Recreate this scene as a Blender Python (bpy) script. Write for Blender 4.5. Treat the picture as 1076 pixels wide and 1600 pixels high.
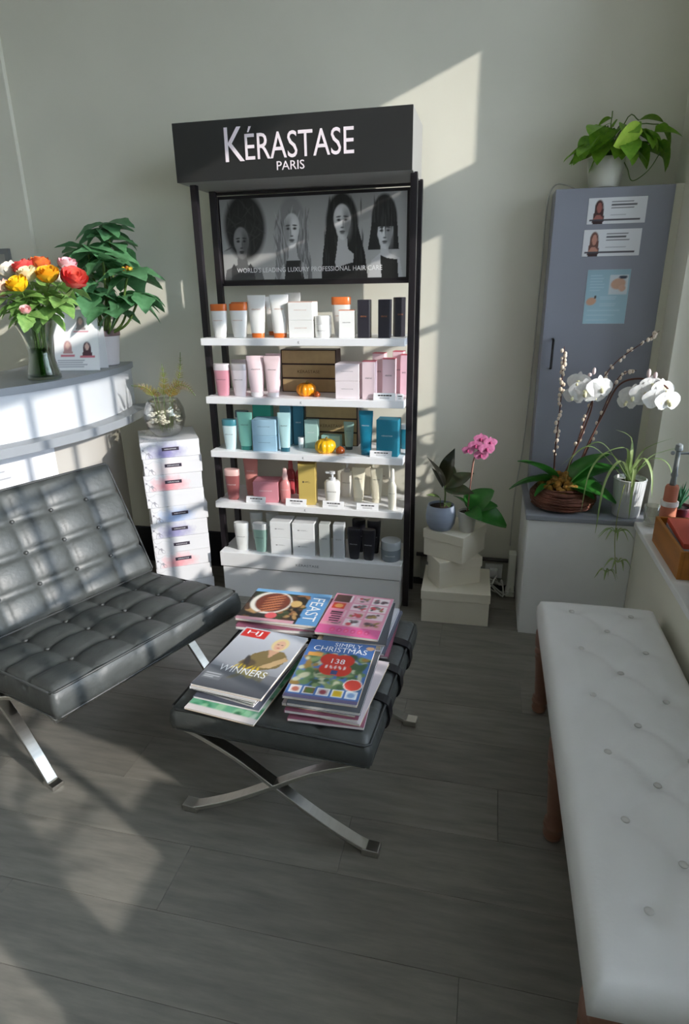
import bpy, bmesh, math, random
import numpy as np
from mathutils import Vector, Matrix

random.seed(7)
for o in list(bpy.data.objects):
    bpy.data.objects.remove(o, do_unlink=True)
SC = bpy.context.scene
COL = SC.collection
R = math.radians
PI = math.pi


def lin(c):
    out = []
    for v in c[:3]:
        v = v / 255.0
        out.append(v / 12.92 if v <= 0.04045 else ((v + 0.055) / 1.055) ** 2.4)
    return (out[0], out[1], out[2], 1.0)


# ---------------------------------------------------------------- camera
def setup_camera():
    f, pitch, yaw, roll = 960.0, R(19.9), R(13.2), R(-0.9)
    fw = Vector((-math.sin(yaw) * math.cos(pitch), math.cos(yaw) * math.cos(pitch), -math.sin(pitch)))
    rt = Vector((math.cos(yaw), math.sin(yaw), 0))
    up = rt.cross(fw)
    rt, up = rt * math.cos(roll) + up * math.sin(roll), up * math.cos(roll) - rt * math.sin(roll)
    cd = bpy.data.cameras.new('camera')
    cd.sensor_fit = 'VERTICAL'
    cd.sensor_height = 36.0
    cd.lens = f / 1600.0 * 36.0
    cd.clip_start = 0.02
    co = bpy.data.objects.new('camera', cd)
    COL.objects.link(co)
    m = Matrix((rt, up, -fw)).transposed().to_4x4()
    m.translation = Vector((0, 0, 1.5))
    co.matrix_world = m
    SC.camera = co


setup_camera()

# ---------------------------------------------------------------- sky, sun, exposure
SUN = Vector((-1.0, 0.44, -0.40)).normalized()
world = bpy.data.worlds.new('sky')
SC.world = world
world.use_nodes = True
bg = world.node_tree.nodes['Background']
bg.inputs[0].default_value = (0.74, 0.86, 1.0, 1)
bg.inputs[1].default_value = 7.4

sd = bpy.data.lights.new('sun_offscreen', 'SUN')
sd.energy = 4.6
sd.angle = R(0.7)
sd.color = (1.0, 0.95, 0.88)
so = bpy.data.objects.new('sun_offscreen', sd)
COL.objects.link(so)
so.rotation_euler = SUN.to_track_quat('-Z', 'Y').to_euler()
so.location = (6, -3, 5)

SC.view_settings.view_transform = 'Standard'
SC.view_settings.look = 'None'
SC.view_settings.gamma = 1.0
SC.view_settings.use_curve_mapping = False
SC.view_settings.exposure = 0.0
SC.cycles.diffuse_bounces = 8


# ---------------------------------------------------------------- materials
MATS = {}


def mat(name, col, rough=0.5, metal=0.0, vary=0.0, vscale=8.0, bump=0.0, bscale=60.0, coat=0.0,
        trans=0.0, ior=1.45, spec=0.5, sub=0.0, stretch=None, col2=None, emit=0.0):
    if name in MATS:
        return MATS[name]
    m = bpy.data.materials.new(name)
    m.use_nodes = True
    nt = m.node_tree
    b = nt.nodes['Principled BSDF']
    L = nt.links
    b.inputs['Roughness'].default_value = rough
    b.inputs['Metallic'].default_value = metal
    b.inputs['Coat Weight'].default_value = coat
    b.inputs['Coat Roughness'].default_value = 0.15
    b.inputs['Transmission Weight'].default_value = trans
    b.inputs['IOR'].default_value = ior
    b.inputs['Specular IOR Level'].default_value = spec
    c = lin(col)
    b.inputs['Base Color'].default_value = c
    if emit:
        b.inputs['Emission Color'].default_value = c
        b.inputs['Emission Strength'].default_value = emit
    if vary or bump or col2:
        tc = nt.nodes.new('ShaderNodeTexCoord')
        mp = nt.nodes.new('ShaderNodeMapping')
        if stretch:
            mp.inputs['Scale'].default_value = stretch
        L.new(tc.outputs['Object'], mp.inputs['Vector'])
    if vary or col2:
        n = nt.nodes.new('ShaderNodeTexNoise')
        n.inputs['Scale'].default_value = vscale
        n.inputs['Detail'].default_value = 4
        L.new(mp.outputs['Vector'], n.inputs['Vector'])
        r = nt.nodes.new('ShaderNodeValToRGB')
        r.color_ramp.elements[0].position = 0.35
        r.color_ramp.elements[1].position = 0.65
        if col2:
            r.color_ramp.elements[0].color = c
            r.color_ramp.elements[1].color = lin(col2)
        else:
            r.color_ramp.elements[0].color = tuple(max(0, v * (1 - vary)) for v in c[:3]) + (1,)
            r.color_ramp.elements[1].color = tuple(min(1, v * (1 + vary)) for v in c[:3]) + (1,)
        L.new(n.outputs['Fac'], r.inputs['Fac'])
        L.new(r.outputs['Color'], b.inputs['Base Color'])
    if bump:
        n2 = nt.nodes.new('ShaderNodeTexNoise')
        n2.inputs['Scale'].default_value = bscale
        n2.inputs['Detail'].default_value = 3
        L.new(mp.outputs['Vector'], n2.inputs['Vector'])
        bp = nt.nodes.new('ShaderNodeBump')
        bp.inputs['Strength'].default_value = bump
        bp.inputs['Distance'].default_value = 0.004
        L.new(n2.outputs['Fac'], bp.inputs['Height'])
        L.new(bp.outputs['Normal'], b.inputs['Normal'])
    MATS[name] = m
    return m


def print_mat():
    if 'print' in MATS:
        return MATS['print']
    m = bpy.data.materials.new('printed_paper')
    m.use_nodes = True
    nt = m.node_tree
    a = nt.nodes.new('ShaderNodeAttribute')
    a.attribute_name = 'Col'
    nt.links.new(a.outputs['Color'], nt.nodes['Principled BSDF'].inputs['Base Color'])
    nt.nodes['Principled BSDF'].inputs['Roughness'].default_value = 0.35
    MATS['print'] = m
    return m


def plank_mat():
    m = bpy.data.materials.new('vinyl_plank')
    m.use_nodes = True
    nt = m.node_tree
    L = nt.links
    b = nt.nodes['Principled BSDF']
    b.inputs['Roughness'].default_value = 0.42
    tc = nt.nodes.new('ShaderNodeTexCoord')
    oi = nt.nodes.new('ShaderNodeObjectInfo')
    add = nt.nodes.new('ShaderNodeVectorMath')
    add.operation = 'MULTIPLY_ADD'
    L.new(oi.outputs['Random'], add.inputs[0])
    add.inputs[1].default_value = (9, 5, 3)
    L.new(tc.outputs['Object'], add.inputs[2])
    mp = nt.nodes.new('ShaderNodeMapping')
    mp.inputs['Scale'].default_value = (1.6, 11, 4)
    L.new(add.outputs[0], mp.inputs['Vector'])
    n = nt.nodes.new('ShaderNodeTexNoise')
    n.inputs['Scale'].default_value = 3.2
    n.inputs['Detail'].default_value = 7
    n.inputs['Roughness'].default_value = 0.62
    L.new(mp.outputs[0], n.inputs['Vector'])
    r = nt.nodes.new('ShaderNodeValToRGB')
    r.color_ramp.elements[0].position = 0.28
    r.color_ramp.elements[0].color = lin((112, 110, 104))
    r.color_ramp.elements[1].position = 0.72
    r.color_ramp.elements[1].color = lin((140, 136, 128))
    L.new(n.outputs['Fac'], r.inputs['Fac'])
    hs = nt.nodes.new('ShaderNodeHueSaturation')
    ma = nt.nodes.new('ShaderNodeMapRange')
    ma.inputs['To Min'].default_value = 0.92
    ma.inputs['To Max'].default_value = 1.06
    L.new(oi.outputs['Random'], ma.inputs['Value'])
    L.new(ma.outputs[0], hs.inputs['Value'])
    L.new(r.outputs[0], hs.inputs['Color'])
    L.new(hs.outputs[0], b.inputs['Base Color'])
    bp = nt.nodes.new('ShaderNodeBump')
    bp.inputs['Strength'].default_value = 0.12
    bp.inputs['Distance'].default_value = 0.003
    L.new(n.outputs['Fac'], bp.inputs['Height'])
    L.new(bp.outputs[0], b.inputs['Normal'])
    return m


def marble_mat(name, tint, amt, cx):
    """white gift-box card with grey veining and a soft watercolour blot"""
    m = bpy.data.materials.new(name)
    m.use_nodes = True
    nt = m.node_tree
    L = nt.links
    b = nt.nodes['Principled BSDF']
    b.inputs['Roughness'].default_value = 0.4
    tc = nt.nodes.new('ShaderNodeTexCoord')
    # veins
    v = nt.nodes.new('ShaderNodeTexVoronoi')
    v.feature = 'DISTANCE_TO_EDGE'
    v.inputs['Scale'].default_value = 22
    nz = nt.nodes.new('ShaderNodeTexNoise')
    nz.inputs['Scale'].default_value = 12
    mx = nt.nodes.new('ShaderNodeMixRGB')
    mx.inputs[0].default_value = 0.18
    L.new(tc.outputs['Object'], nz.inputs['Vector'])
    L.new(tc.outputs['Object'], mx.inputs[1])
    L.new(nz.outputs['Color'], mx.inputs[2])
    L.new(mx.outputs[0], v.inputs['Vector'])
    vr = nt.nodes.new('ShaderNodeValToRGB')
    vr.color_ramp.elements[0].position = 0.0
    vr.color_ramp.elements[0].color = (1, 1, 1, 1)
    vr.color_ramp.elements[1].position = 0.035
    vr.color_ramp.elements[1].color = (0, 0, 0, 1)
    L.new(v.outputs['Distance'], vr.inputs[0])
    sx = nt.nodes.new('ShaderNodeSeparateXYZ')
    L.new(tc.outputs['Object'], sx.inputs[0])
    lm = nt.nodes.new('ShaderNodeMapRange')
    lm.inputs['From Min'].default_value = -0.02
    lm.inputs['From Max'].default_value = -0.10
    L.new(sx.outputs[0], lm.inputs['Value'])
    vm = nt.nodes.new('ShaderNodeMath')
    vm.operation = 'MULTIPLY'
    L.new(vr.outputs[0], vm.inputs[0])
    L.new(lm.outputs[0], vm.inputs[1])
    # blot
    mp = nt.nodes.new('ShaderNodeMapping')
    mp.inputs['Location'].default_value = (-cx, 0, -0.04)
    mp.inputs['Scale'].default_value = (1, 0, 1.6)
    L.new(tc.outputs['Object'], mp.inputs[0])
    ln = nt.nodes.new('ShaderNodeVectorMath')
    ln.operation = 'LENGTH'
    L.new(mp.outputs[0], ln.inputs[0])
    n2 = nt.nodes.new('ShaderNodeTexNoise')
    n2.inputs['Scale'].default_value = 30
    L.new(tc.outputs['Object'], n2.inputs['Vector'])
    ad = nt.nodes.new('ShaderNodeMath')
    ad.operation = 'MULTIPLY_ADD'
    L.new(n2.outputs['Fac'], ad.inputs[0])
    ad.inputs[1].default_value = 0.10
    L.new(ln.outputs['Value'], ad.inputs[2])
    br = nt.nodes.new('ShaderNodeMapRange')
    br.inputs['From Min'].default_value = 0.15
    br.inputs['From Max'].default_value = 0.07
    br.inputs['To Max'].default_value = amt
    L.new(ad.outputs[0], br.inputs['Value'])
    m1 = nt.nodes.new('ShaderNodeMixRGB')
    m1.inputs[1].default_value = lin((212, 212, 216))
    m1.inputs[2].default_value = lin(tint)
    L.new(br.outputs[0], m1.inputs[0])
    m2 = nt.nodes.new('ShaderNodeMixRGB')
    L.new(vm.outputs[0], m2.inputs[0])
    L.new(m1.outputs[0], m2.inputs[1])
    m2.inputs[2].default_value = lin((120, 118, 130))
    L.new(m2.outputs[0], b.inputs['Base Color'])
    return m


# ---------------------------------------------------------------- mesh helpers
class MB:
    def __init__(s):
        s.v = []
        s.f = []

    def add(s, vs, fs, M=None):
        o = len(s.v)
        if M is not None:
            vs = [M @ Vector(p) for p in vs]
        s.v += [tuple(p) for p in vs]
        s.f += [tuple(i + o for i in f) for f in fs]
        return s

    def box(s, x0, x1, y0, y1, z0, z1, M=None):
        return s.add([(x0, y0, z0), (x1, y0, z0), (x1, y1, z0), (x0, y1, z0), (x0, y0, z1), (x1, y0, z1), (x1, y1, z1), (x0, y1, z1)],
                     [(0, 3, 2, 1), (4, 5, 6, 7), (0, 1, 5, 4), (1, 2, 6, 5), (2, 3, 7, 6), (3, 0, 4, 7)], M)

    def lathe(s, prof, seg=24, M=None, rib=0, ribd=0.0):
        vs, fs = [], []
        n = len(prof)
        for r, z in prof:
            for k in range(seg):
                a = 2 * PI * k / seg
                rr = r * (1 - ribd * (0.5 + 0.5 * math.cos(a * rib)) ** 3) if rib else r
                vs.append((rr * math.cos(a), rr * math.sin(a), z))
        for i in range(n - 1):
            for k in range(seg):
                k2 = (k + 1) % seg
                fs.append((i * seg + k, i * seg + k2, (i + 1) * seg + k2, (i + 1) * seg + k))
        fs.append(tuple(range(seg - 1, -1, -1)))
        fs.append(tuple((n - 1) * seg + k for k in range(seg)))
        return s.add(vs, fs, M)

    def loft(s, secs, seg=28, M=None):
        """secs: (z, a, b, n[, dx, dy]) super-ellipse rings"""
        vs, fs = [], []
        for q in secs:
            z, a, b, n = q[:4]
            dx, dy = (q[4], q[5]) if len(q) > 4 else (0, 0)
            for k in range(seg):
                t = 2 * PI * k / seg
                c, sn = math.cos(t), math.sin(t)
                vs.append((dx + a * math.copysign(abs(c) ** (2 / n), c), dy + b * math.copysign(abs(sn) ** (2 / n), sn), z))
        m = len(secs)
        for i in range(m - 1):
            for k in range(seg):
                k2 = (k + 1) % seg
                fs.append((i * seg + k, i * seg + k2, (i + 1) * seg + k2, (i + 1) * seg + k))
        fs.append(tuple(range(seg - 1, -1, -1)))
        fs.append(tuple((m - 1) * seg + k for k in range(seg)))
        return s.add(vs, fs, M)

    def tube(s, pts, rad, seg=8, M=None, flat=None, upv=None):
        """sweep; flat=(w,t) gives a rectangular bar whose width lies along upv"""
        pts = [Vector(p) for p in pts]
        n = len(pts)
        vs, fs = [], []
        prev = None
        for i, p in enumerate(pts):
            t = (pts[min(i + 1, n - 1)] - pts[max(i - 1, 0)]).normalized()
            if upv is not None:
                a = Vector(upv)
                a = (a - t * a.dot(t)).normalized()
            else:
                if prev is None:
                    a = t.orthogonal().normalized()
                else:
                    a = (prev - t * prev.dot(t)).normalized()
            prev = a
            b = t.cross(a)
            if flat:
                w, h = flat[0] / 2, flat[1] / 2
                for sx, sy in ((-1, -1), (1, -1), (1, 1), (-1, 1)):
                    vs.append(p + a * w * sx + b * h * sy)
            else:
                r = rad[i] if isinstance(rad, (list, tuple)) else rad
                for k in range(seg):
                    an = 2 * PI * k / seg
                    vs.append(p + a * r * math.cos(an) + b * r * math.sin(an))
        q = 4 if flat else seg
        for i in range(n - 1):
            for k in range(q):
                k2 = (k + 1) % q
                fs.append((i * q + k, i * q + k2, (i + 1) * q + k2, (i + 1) * q + k))
        fs.append(tuple(range(q - 1, -1, -1)))
        fs.append(tuple((n - 1) * q + k for k in range(q)))
        return s.add(vs, fs, M)

    def grid(s, fn, nu, nv, M=None):
        vs = [fn(i / nu, j / nv) for i in range(nu + 1) for j in range(nv + 1)]
        fs = [(i * (nv + 1) + j, (i + 1) * (nv + 1) + j, (i + 1) * (nv + 1) + j + 1, i * (nv + 1) + j + 1) for i in range(nu) for j in range(nv)]
        return s.add(vs, fs, M)

    def sphere(s, c, r, seg=12, M=None, sz=(1, 1, 1)):
        prof = []
        n = max(5, seg // 2)
        vs, fs = [], []
        for i in range(n + 1):
            th = PI * i / n
            rr = max(1e-4, math.sin(th))
            for k in range(seg):
                a = 2 * PI * k / seg
                vs.append((c[0] + r * sz[0] * rr * math.cos(a), c[1] + r * sz[1] * rr * math.sin(a), c[2] - r * sz[2] * math.cos(th)))
        for i in range(n):
            for k in range(seg):
                k2 = (k + 1) % seg
                fs.append((i * seg + k, i * seg + k2, (i + 1) * seg + k2, (i + 1) * seg + k))
        return s.add(vs, fs, M)

    def mesh(s, name, m, smooth=False, bevel=0.0, segs=2, angle=35):
        me = bpy.data.meshes.new(name)
        me.from_pydata(s.v, [], s.f)
        if bevel:
            bm = bmesh.new()
            bm.from_mesh(me)
            es = [e for e in bm.edges if len(e.link_faces) == 2 and e.calc_face_angle(0) > R(angle)]
            bmesh.ops.bevel(bm, geom=es, offset=bevel, segments=segs, profile=0.5, affect='EDGES', clamp_overlap=True)
            bm.to_mesh(me)
            bm.free()
        if m:
            me.materials.append(m)
        if smooth:
            me.polygons.foreach_set('use_smooth', [True] * len(me.polygons))
            if smooth == 'auto':
                bm = bmesh.new()
                bm.from_mesh(me)
                for e in bm.edges:
                    if len(e.link_faces) == 2 and e.calc_face_angle(0) > R(40):
                        e.smooth = False
                bm.to_mesh(me)
                bm.free()
        me.update()
        return me


def link(name, data, parent=None, loc=(0, 0, 0), rot=(0, 0, 0), scale=None):
    o = bpy.data.objects.new(name, data)
    COL.objects.link(o)
    o.location = loc
    o.rotation_euler = rot
    if scale is not None:
        o.scale = scale if hasattr(scale, '__len__') else (scale,) * 3
    if parent is not None:
        o.parent = parent
    return o


def tag(o, label=None, cat=None, group=None, kind=None):
    if label:
        o['label'] = label
    if cat:
        o['category'] = cat
    if group:
        o['group'] = group
    if kind:
        o['kind'] = kind
    return o


def thing(name, label, cat, loc=(0, 0, 0), rz=0.0, group=None):
    return tag(link(name, None, None, loc, (0, 0, rz)), label, cat, group)


def part(name, mb, m, parent=None, smooth=False, bevel=0.0, segs=2, loc=(0, 0, 0), rot=(0, 0, 0), label=None):
    o = link(name, mb.mesh(name, m, smooth, bevel, segs), parent, loc, rot)
    if label:
        o['label'] = label
    return o


def struct(name, mb, m, bevel=0.0, smooth=False):
    return tag(part(name, mb, m, None, smooth, bevel), kind='structure')


def spline(pts, n=8):
    """Catmull-Rom through points"""
    P = [Vector(p) for p in pts]
    P = [P[0] * 2 - P[1]] + P + [P[-1] * 2 - P[-2]]
    out = []
    for i in range(1, len(P) - 2):
        for k in range(n):
            t = k / n
            a, b, c, d = P[i - 1], P[i], P[i + 1], P[i + 2]
            out.append(0.5 * ((2 * b) + (c - a) * t + (2 * a - 5 * b + 4 * c - d) * t * t + (3 * b - a - 3 * c + d) * t ** 3))
    out.append(P[-2])
    return out


# ---------------------------------------------------------------- lettering
TXT = {}


def text_mesh(s, m, extrude=0.0, bold=0.0, res=3):
    key = (s, m.name if m else '', extrude, bold, res)
    if key in TXT:
        return TXT[key]
    cu = bpy.data.curves.new('lettering', 'FONT')
    cu.body = s
    cu.align_x = 'CENTER'
    cu.align_y = 'BOTTOM_BASELINE'
    cu.size = 1.0
    cu.extrude = extrude
    cu.offset = bold
    cu.resolution_u = res
    ob = bpy.data.objects.new('lettering', cu)
    COL.objects.link(ob)
    dg = bpy.context.evaluated_depsgraph_get()
    me = bpy.data.meshes.new_from_object(ob.evaluated_get(dg))
    bpy.data.objects.remove(ob, do_unlink=True)
    me.materials.clear()
    me.materials.append(m)
    xs = [v.co.x for v in me.vertices]
    ys = [v.co.y for v in me.vertices]
    w, h = max(xs) - min(xs), max(ys) - min(ys)
    cx = (max(xs) + min(xs)) / 2
    for v in me.vertices:
        v.co.x = (v.co.x - cx) / w
        v.co.y = (v.co.y - min(ys)) / h
    TXT[key] = me
    return me


def lettering(s, m, parent, w, h, loc, rot=(PI / 2, 0, 0), depth=0.0, bold=0.0, name='lettering'):
    """text w x h metres; rot (pi/2,0,0) stands it up facing -Y"""
    me = text_mesh(s, m, 0.5 if depth else 0.0, bold)
    return link(name, me, parent, loc, rot, (w, h, max(depth, 1e-3)))


# ---------------------------------------------------------------- printed sheets (vertex-colour prints)
class Canvas:
    def __init__(s, nx, ny, bgc):
        s.nx, s.ny = nx, ny
        s.a = np.zeros((ny + 1, nx + 1, 3))
        s.a[:] = lin(bgc)[:3]
        s.X, s.Y = np.meshgrid(np.linspace(0, 1, nx + 1), np.linspace(0, 1, ny + 1))   # y: 0 bottom .. 1 top

    def mix(s, mask, c):
        c = np.array(lin(c)[:3])
        s.a += (c - s.a) * np.clip(mask, 0, 1)[..., None]
        return s

    def ell(s, cx, cy, rx, ry, c, soft=0.15, rot=0.0, op=1.0):
        dx, dy = s.X - cx, s.Y - cy
        k = s.asp
        ca, sa = math.cos(rot), math.sin(rot)
        u, v = dx * k * ca + dy * sa, -dx * k * sa + dy * ca
        d = np.sqrt((u / (rx * k)) ** 2 + (v / ry) ** 2)
        return s.mix(op * np.clip((1 - d) / soft + 0.5, 0, 1), c)

    asp = 1.0

    def rect(s, x0, x1, y0, y1, c, op=1.0):
        return s.mix(op * ((s.X >= x0) & (s.X <= x1) & (s.Y >= y0) & (s.Y <= y1)).astype(float), c)

    def grad(s, x0, x1, y0, y1, c0, c1):
        m = ((s.X >= x0) & (s.X <= x1) & (s.Y >= y0) & (s.Y <= y1))
        t = np.clip((s.Y - y0) / (y1 - y0), 0, 1)[..., None]
        g = np.array(lin(c0)[:3]) * (1 - t) + np.array(lin(c1)[:3]) * t
        s.a[m] = g[m]
        return s

    def poly(s, pts, c, op=1.0):
        ins = np.zeros(s.X.shape, bool)
        n = len(pts)
        for i in range(n):
            x1, y1 = pts[i]
            x2, y2 = pts[(i + 1) % n]
            if y1 == y2:
                continue
            cond = ((y1 > s.Y) != (y2 > s.Y)) & (s.X < (x2 - x1) * (s.Y - y1) / (y2 - y1) + x1)
            ins ^= cond
        return s.mix(op * ins.astype(float), c)

    def speckle(s, x0, x1, y0, y1, cols, n, r, seed=1):
        rg = random.Random(seed)
        for _ in range(n):
            s.ell(rg.uniform(x0, x1), rg.uniform(y0, y1), r * rg.uniform(.5, 1.4), r * rg.uniform(.5, 1.4), rg.choice(cols), 0.5, rg.uniform(0, 3))
        return s

    def lines(s, x0, x1, y0, y1, n, c, seed=1, fill=0.5):
        rg = random.Random(seed)
        st = (y1 - y0) / n
        for i in range(n):
            y = y1 - st * (i + 0.5)
            s.rect(x0, x0 + (x1 - x0) * rg.uniform(.6, 1), y - st * fill / 2, y + st * fill / 2, c)
        return s


def sheet(name, cv, w, h, parent, loc, rot=(PI / 2, 0, 0), bendfn=None):
    """print on a grid w x h centred at loc; local x right, y up, normal +z"""
    nx, ny = cv.nx, cv.ny
    mb = MB()
    vs = [((i / nx - .5) * w, (j / ny - .5) * h, bendfn(i / nx, j / ny) if bendfn else 0) for j in range(ny + 1) for i in range(nx + 1)]
    fs = [(j * (nx + 1) + i, j * (nx + 1) + i + 1, (j + 1) * (nx + 1) + i + 1, (j + 1) * (nx + 1) + i) for j in range(ny) for i in range(nx)]
    mb.add(vs, fs)
    me = mb.mesh(name, print_mat())
    at = me.color_attributes.new('Col', 'FLOAT_COLOR', 'POINT')
    flat = np.ones((len(vs), 4), np.float32)
    flat[:, :3] = cv.a.reshape(-1, 3)
    at.data.foreach_set('color', flat.ravel())
    return link(name, me, parent, loc, rot)


# ---------------------------------------------------------------- leaves
def leaf_data(name, m, prof, bend=0.3, fold=0.15, nu=9, nv=4, wave=0.0, twist=0.0):
    """unit leaf from origin along +x, length 1; prof(u) half-width; bend droops it"""
    mb = MB()

    def fn(u, v):
        w = prof(u)
        y = (v - .5) * 2 * w
        if abs(bend) > 1e-4:
            a = bend * u
            x = math.sin(a) / bend
            z = -(1 - math.cos(a)) / bend
        else:
            x, z = u, 0
        z += abs(v - .5) * 2 * w * fold * 2 + wave * math.sin(u * 9 + v * 3) * w
        t = twist * u
        return (x, y * math.cos(t) - 0 * z, z + y * math.sin(t))
    mb.grid(fn, nu, nv)
    return mb.mesh(name, m, True)


def place_leaf(me, parent, pos, az, pitch, s=1.0, roll=0.0, wid=1.0, name='leaf'):
    """az heading, pitch up from horizontal"""
    M = Matrix.Rotation(az, 4, 'Z') @ Matrix.Rotation(-pitch, 4, 'Y') @ Matrix.Rotation(roll, 4, 'X')
    o = bpy.data.objects.new(name, me)
    COL.objects.link(o)
    o.matrix_local = Matrix.Translation(Vector(pos)) @ M @ Matrix.Diagonal((s, s * wid, s, 1))
    if parent:
        o.parent = parent
    return o


from mathutils.bvhtree import BVHTree


def world_of(o):
    W = o.matrix_basis.copy()
    while o.parent is not None:
        o = o.parent
        W = o.matrix_basis @ W
    return W


class Space:
    """room already taken by other things; leaves are turned until they clear it"""
    def __init__(s):
        s.items = []

    def add(s, o):
        if o.type == 'MESH' and o.data.polygons:
            s.items.append(s.shape(o.data, world_of(o)))
        for c in o.children:
            s.add(c)

    @staticmethod
    def shape(me, W):
        V = [W @ v.co for v in me.vertices]
        lo = [min(v[i] for v in V) for i in range(3)]
        hi = [max(v[i] for v in V) for i in range(3)]
        return (lo, hi, V, [tuple(f.vertices) for f in me.polygons], [None])

    def clear(s, me, W):
        a = s.shape(me, W)
        ta = None
        for b in s.items:
            if all(a[0][i] <= b[1][i] and b[0][i] <= a[1][i] for i in range(3)):
                ta = ta or BVHTree.FromPolygons(a[2], a[3])
                if b[4][0] is None:
                    b[4][0] = BVHTree.FromPolygons(b[2], b[3])
                if ta.overlap(b[4][0]):
                    return False
        return True


def clear_leaf(sp, rn, me, parent, pos, az, pitch, s=1.0, roll=0.0, wid=1.0, name='leaf', free=1.0, fp=.5, tries=60):
    """place_leaf, but turned (by up to free / fp radians) and if need be shortened until it touches nothing else"""
    W0 = world_of(parent)
    for k in range(tries):
        f = k / tries
        a, p = az + rn.uniform(-1, 1) * free * min(1, f * 2), pitch + rn.uniform(-1, 1) * fp * min(1, f * 2)
        sc = s * (1 - .65 * max(0, f - .3) / .7)
        M = Matrix.Translation(Vector(pos)) @ Matrix.Rotation(a, 4, 'Z') @ Matrix.Rotation(-p, 4, 'Y') @ Matrix.Rotation(roll, 4, 'X') @ Matrix.Diagonal((sc, sc * wid, sc, 1))
        if sp.clear(me, W0 @ M):
            break
    o = bpy.data.objects.new(name, me)
    COL.objects.link(o)
    o.matrix_local = M
    o.parent = parent
    return o


def ovate(w=0.33, p=0.75, tip=1.0):
    return lambda u: max(0.004, w * (math.sin(PI * u ** p)) ** tip)


# ================================================================ THE ROOM
WY = 3.08            # inner face of the back wall
M_wall = mat('wall_paint', (223, 221, 207), 0.85, vary=0.02, vscale=3, bump=0.05, bscale=90)
M_wallr = M_wall
M_white = mat('white_gloss_paint', (232, 232, 232), 0.35)
M_trimw = mat('skirting_paint', (176, 176, 168), 0.5)
M_dark = mat('dark_skirting', (38, 40, 46), 0.6)
M_plank = plank_mat()
M_sub = mat('floor_underlay', (40, 39, 38), 0.9)

fl = struct('floor', MB().box(-4.2, 1.0, -2.2, 3.2, -0.06, -0.004), M_sub)
plank_me = MB().box(-0.5996, 0.5996, -0.0996, 0.0996, -0.0035, 0.0).mesh('plank', M_plank, bevel=0.0006, segs=1)
for r_ in range(-2, 16):
    y = 0.1 + r_ * 0.2
    off = (r_ * 0.43) % 1.2
    for c_ in range(-3, 2):
        x = c_ * 1.2 + off + 0.1
        if x - 0.6 > 0.62 or y > 3.08 or x + .6 > 1.3 and False:
            continue
        link('plank', plank_me, fl, (x, y, 0))
wb = struct('wall_back', MB().box(-4.2, 1.0, WY, WY + 0.12, 0, 3.0), M_wall)
struct('trim_1', MB().box(-4.2, -2.372, WY - 0.025, WY, 0, 3.0), M_wall, bevel=0.003)
struct('wall_left', MB().box(-4.32, -4.2, -2.2, 3.2, 0, 3.0), M_wall)
struct('ceiling', MB().box(-4.3, 1.05, -2.3, 3.2, 3.0, 3.1), M_white)
wr = MB()
wr.box(0.64, 1.0, -2.2, 3.08, 0, 0.555)          # breast wall below the sill
wr.box(0.70, 1.0, 2.72, 3.08, 0.555, 3.0)        # pier by the corner
wr.box(0.70, 1.0, -2.2, 2.72, 2.86, 3.0)         # head
wr.box(0.70, 1.0, -2.2, -1.4, 0.555, 2.86)       # near pier
struct('wall_right', wr, M_wallr)
struct('trim_2', MB().box(0.625, 0.93, -1.4, 2.5835, 0.5555, 0.580), M_white, bevel=0.004)   # window board
struct('wall_front', MB().box(-4.2, 1.0, -2.32, -2.2, 0, 3.0), M_wall)


def glass_thin():
    m = bpy.data.materials.new('window_glass')
    m.use_nodes = True
    nt = m.node_tree
    nt.nodes.remove(nt.nodes['Principled BSDF'])
    out = nt.nodes['Material Output']
    t = nt.nodes.new('ShaderNodeBsdfTransparent')
    g = nt.nodes.new('ShaderNodeBsdfGlossy')
    g.inputs['Roughness'].default_value = 0.02
    fr = nt.nodes.new('ShaderNodeFresnel')
    fr.inputs[0].default_value = 1.35
    mx = nt.nodes.new('ShaderNodeMixShader')
    nt.links.new(fr.outputs[0], mx.inputs[0])
    nt.links.new(t.outputs[0], mx.inputs[1])
    nt.links.new(g.outputs[0], mx.inputs[2])
    nt.links.new(mx.outputs[0], out.inputs[0])
    return m


M_glass = glass_thin()
M_frame = mat('window_frame_paint', (226, 228, 230), 0.4)
WX = 0.90
w1 = MB()
Y0, Y1, YU = -1.33, 2.585, 2.675
w1.box(WX - .03, WX + .03, -1.4, Y0, .58, 2.86)               # near jamb
w1.box(WX - .03, WX + .03, Y1, 2.72, .58, 2.405)              # far jamb beside the panes
w1.box(WX - .03, WX + .03, YU, 2.72, 2.405, 2.86)            # far jamb beside the fanlight
w1.box(WX - .03, WX + .03, Y0, YU, 2.835, 2.86)
w1.box(WX - .03, WX + .03, Y0, Y1, 2.20, 2.405)              # transom
w1.box(WX - .03, WX + .03, Y0, Y1, .58, .64)
win1 = struct('window_1', w1, M_frame)
ys = [0.984 + .28 * k for k in range(-8, 6)]
zs = [0.995, 1.395, 1.79]
for y in ys:
    part('glazing_bar', MB().box(WX - .012, WX + .012, y - .014, y + .014, .64, 2.20), M_frame, win1)
for z in zs:
    part('glazing_bar', MB().box(WX - .011, WX + .011, Y0, Y1, z - .013, z + .013), M_frame, win1)
edges = [Y0] + [y for y in ys] + [Y1]
zed = [.64] + zs + [2.20]
for i in range(len(edges) - 1):
    if edges[i + 1] - edges[i] < .05:
        continue
    for j in range(4):
        part('pane', MB().box(WX - .002, WX + .002, edges[i], edges[i + 1], zed[j], zed[j + 1]), M_glass, win1)
part('pane', MB().box(WX - .002, WX + .002, Y0, YU, 2.405, 2.835), M_glass, win1)
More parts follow.
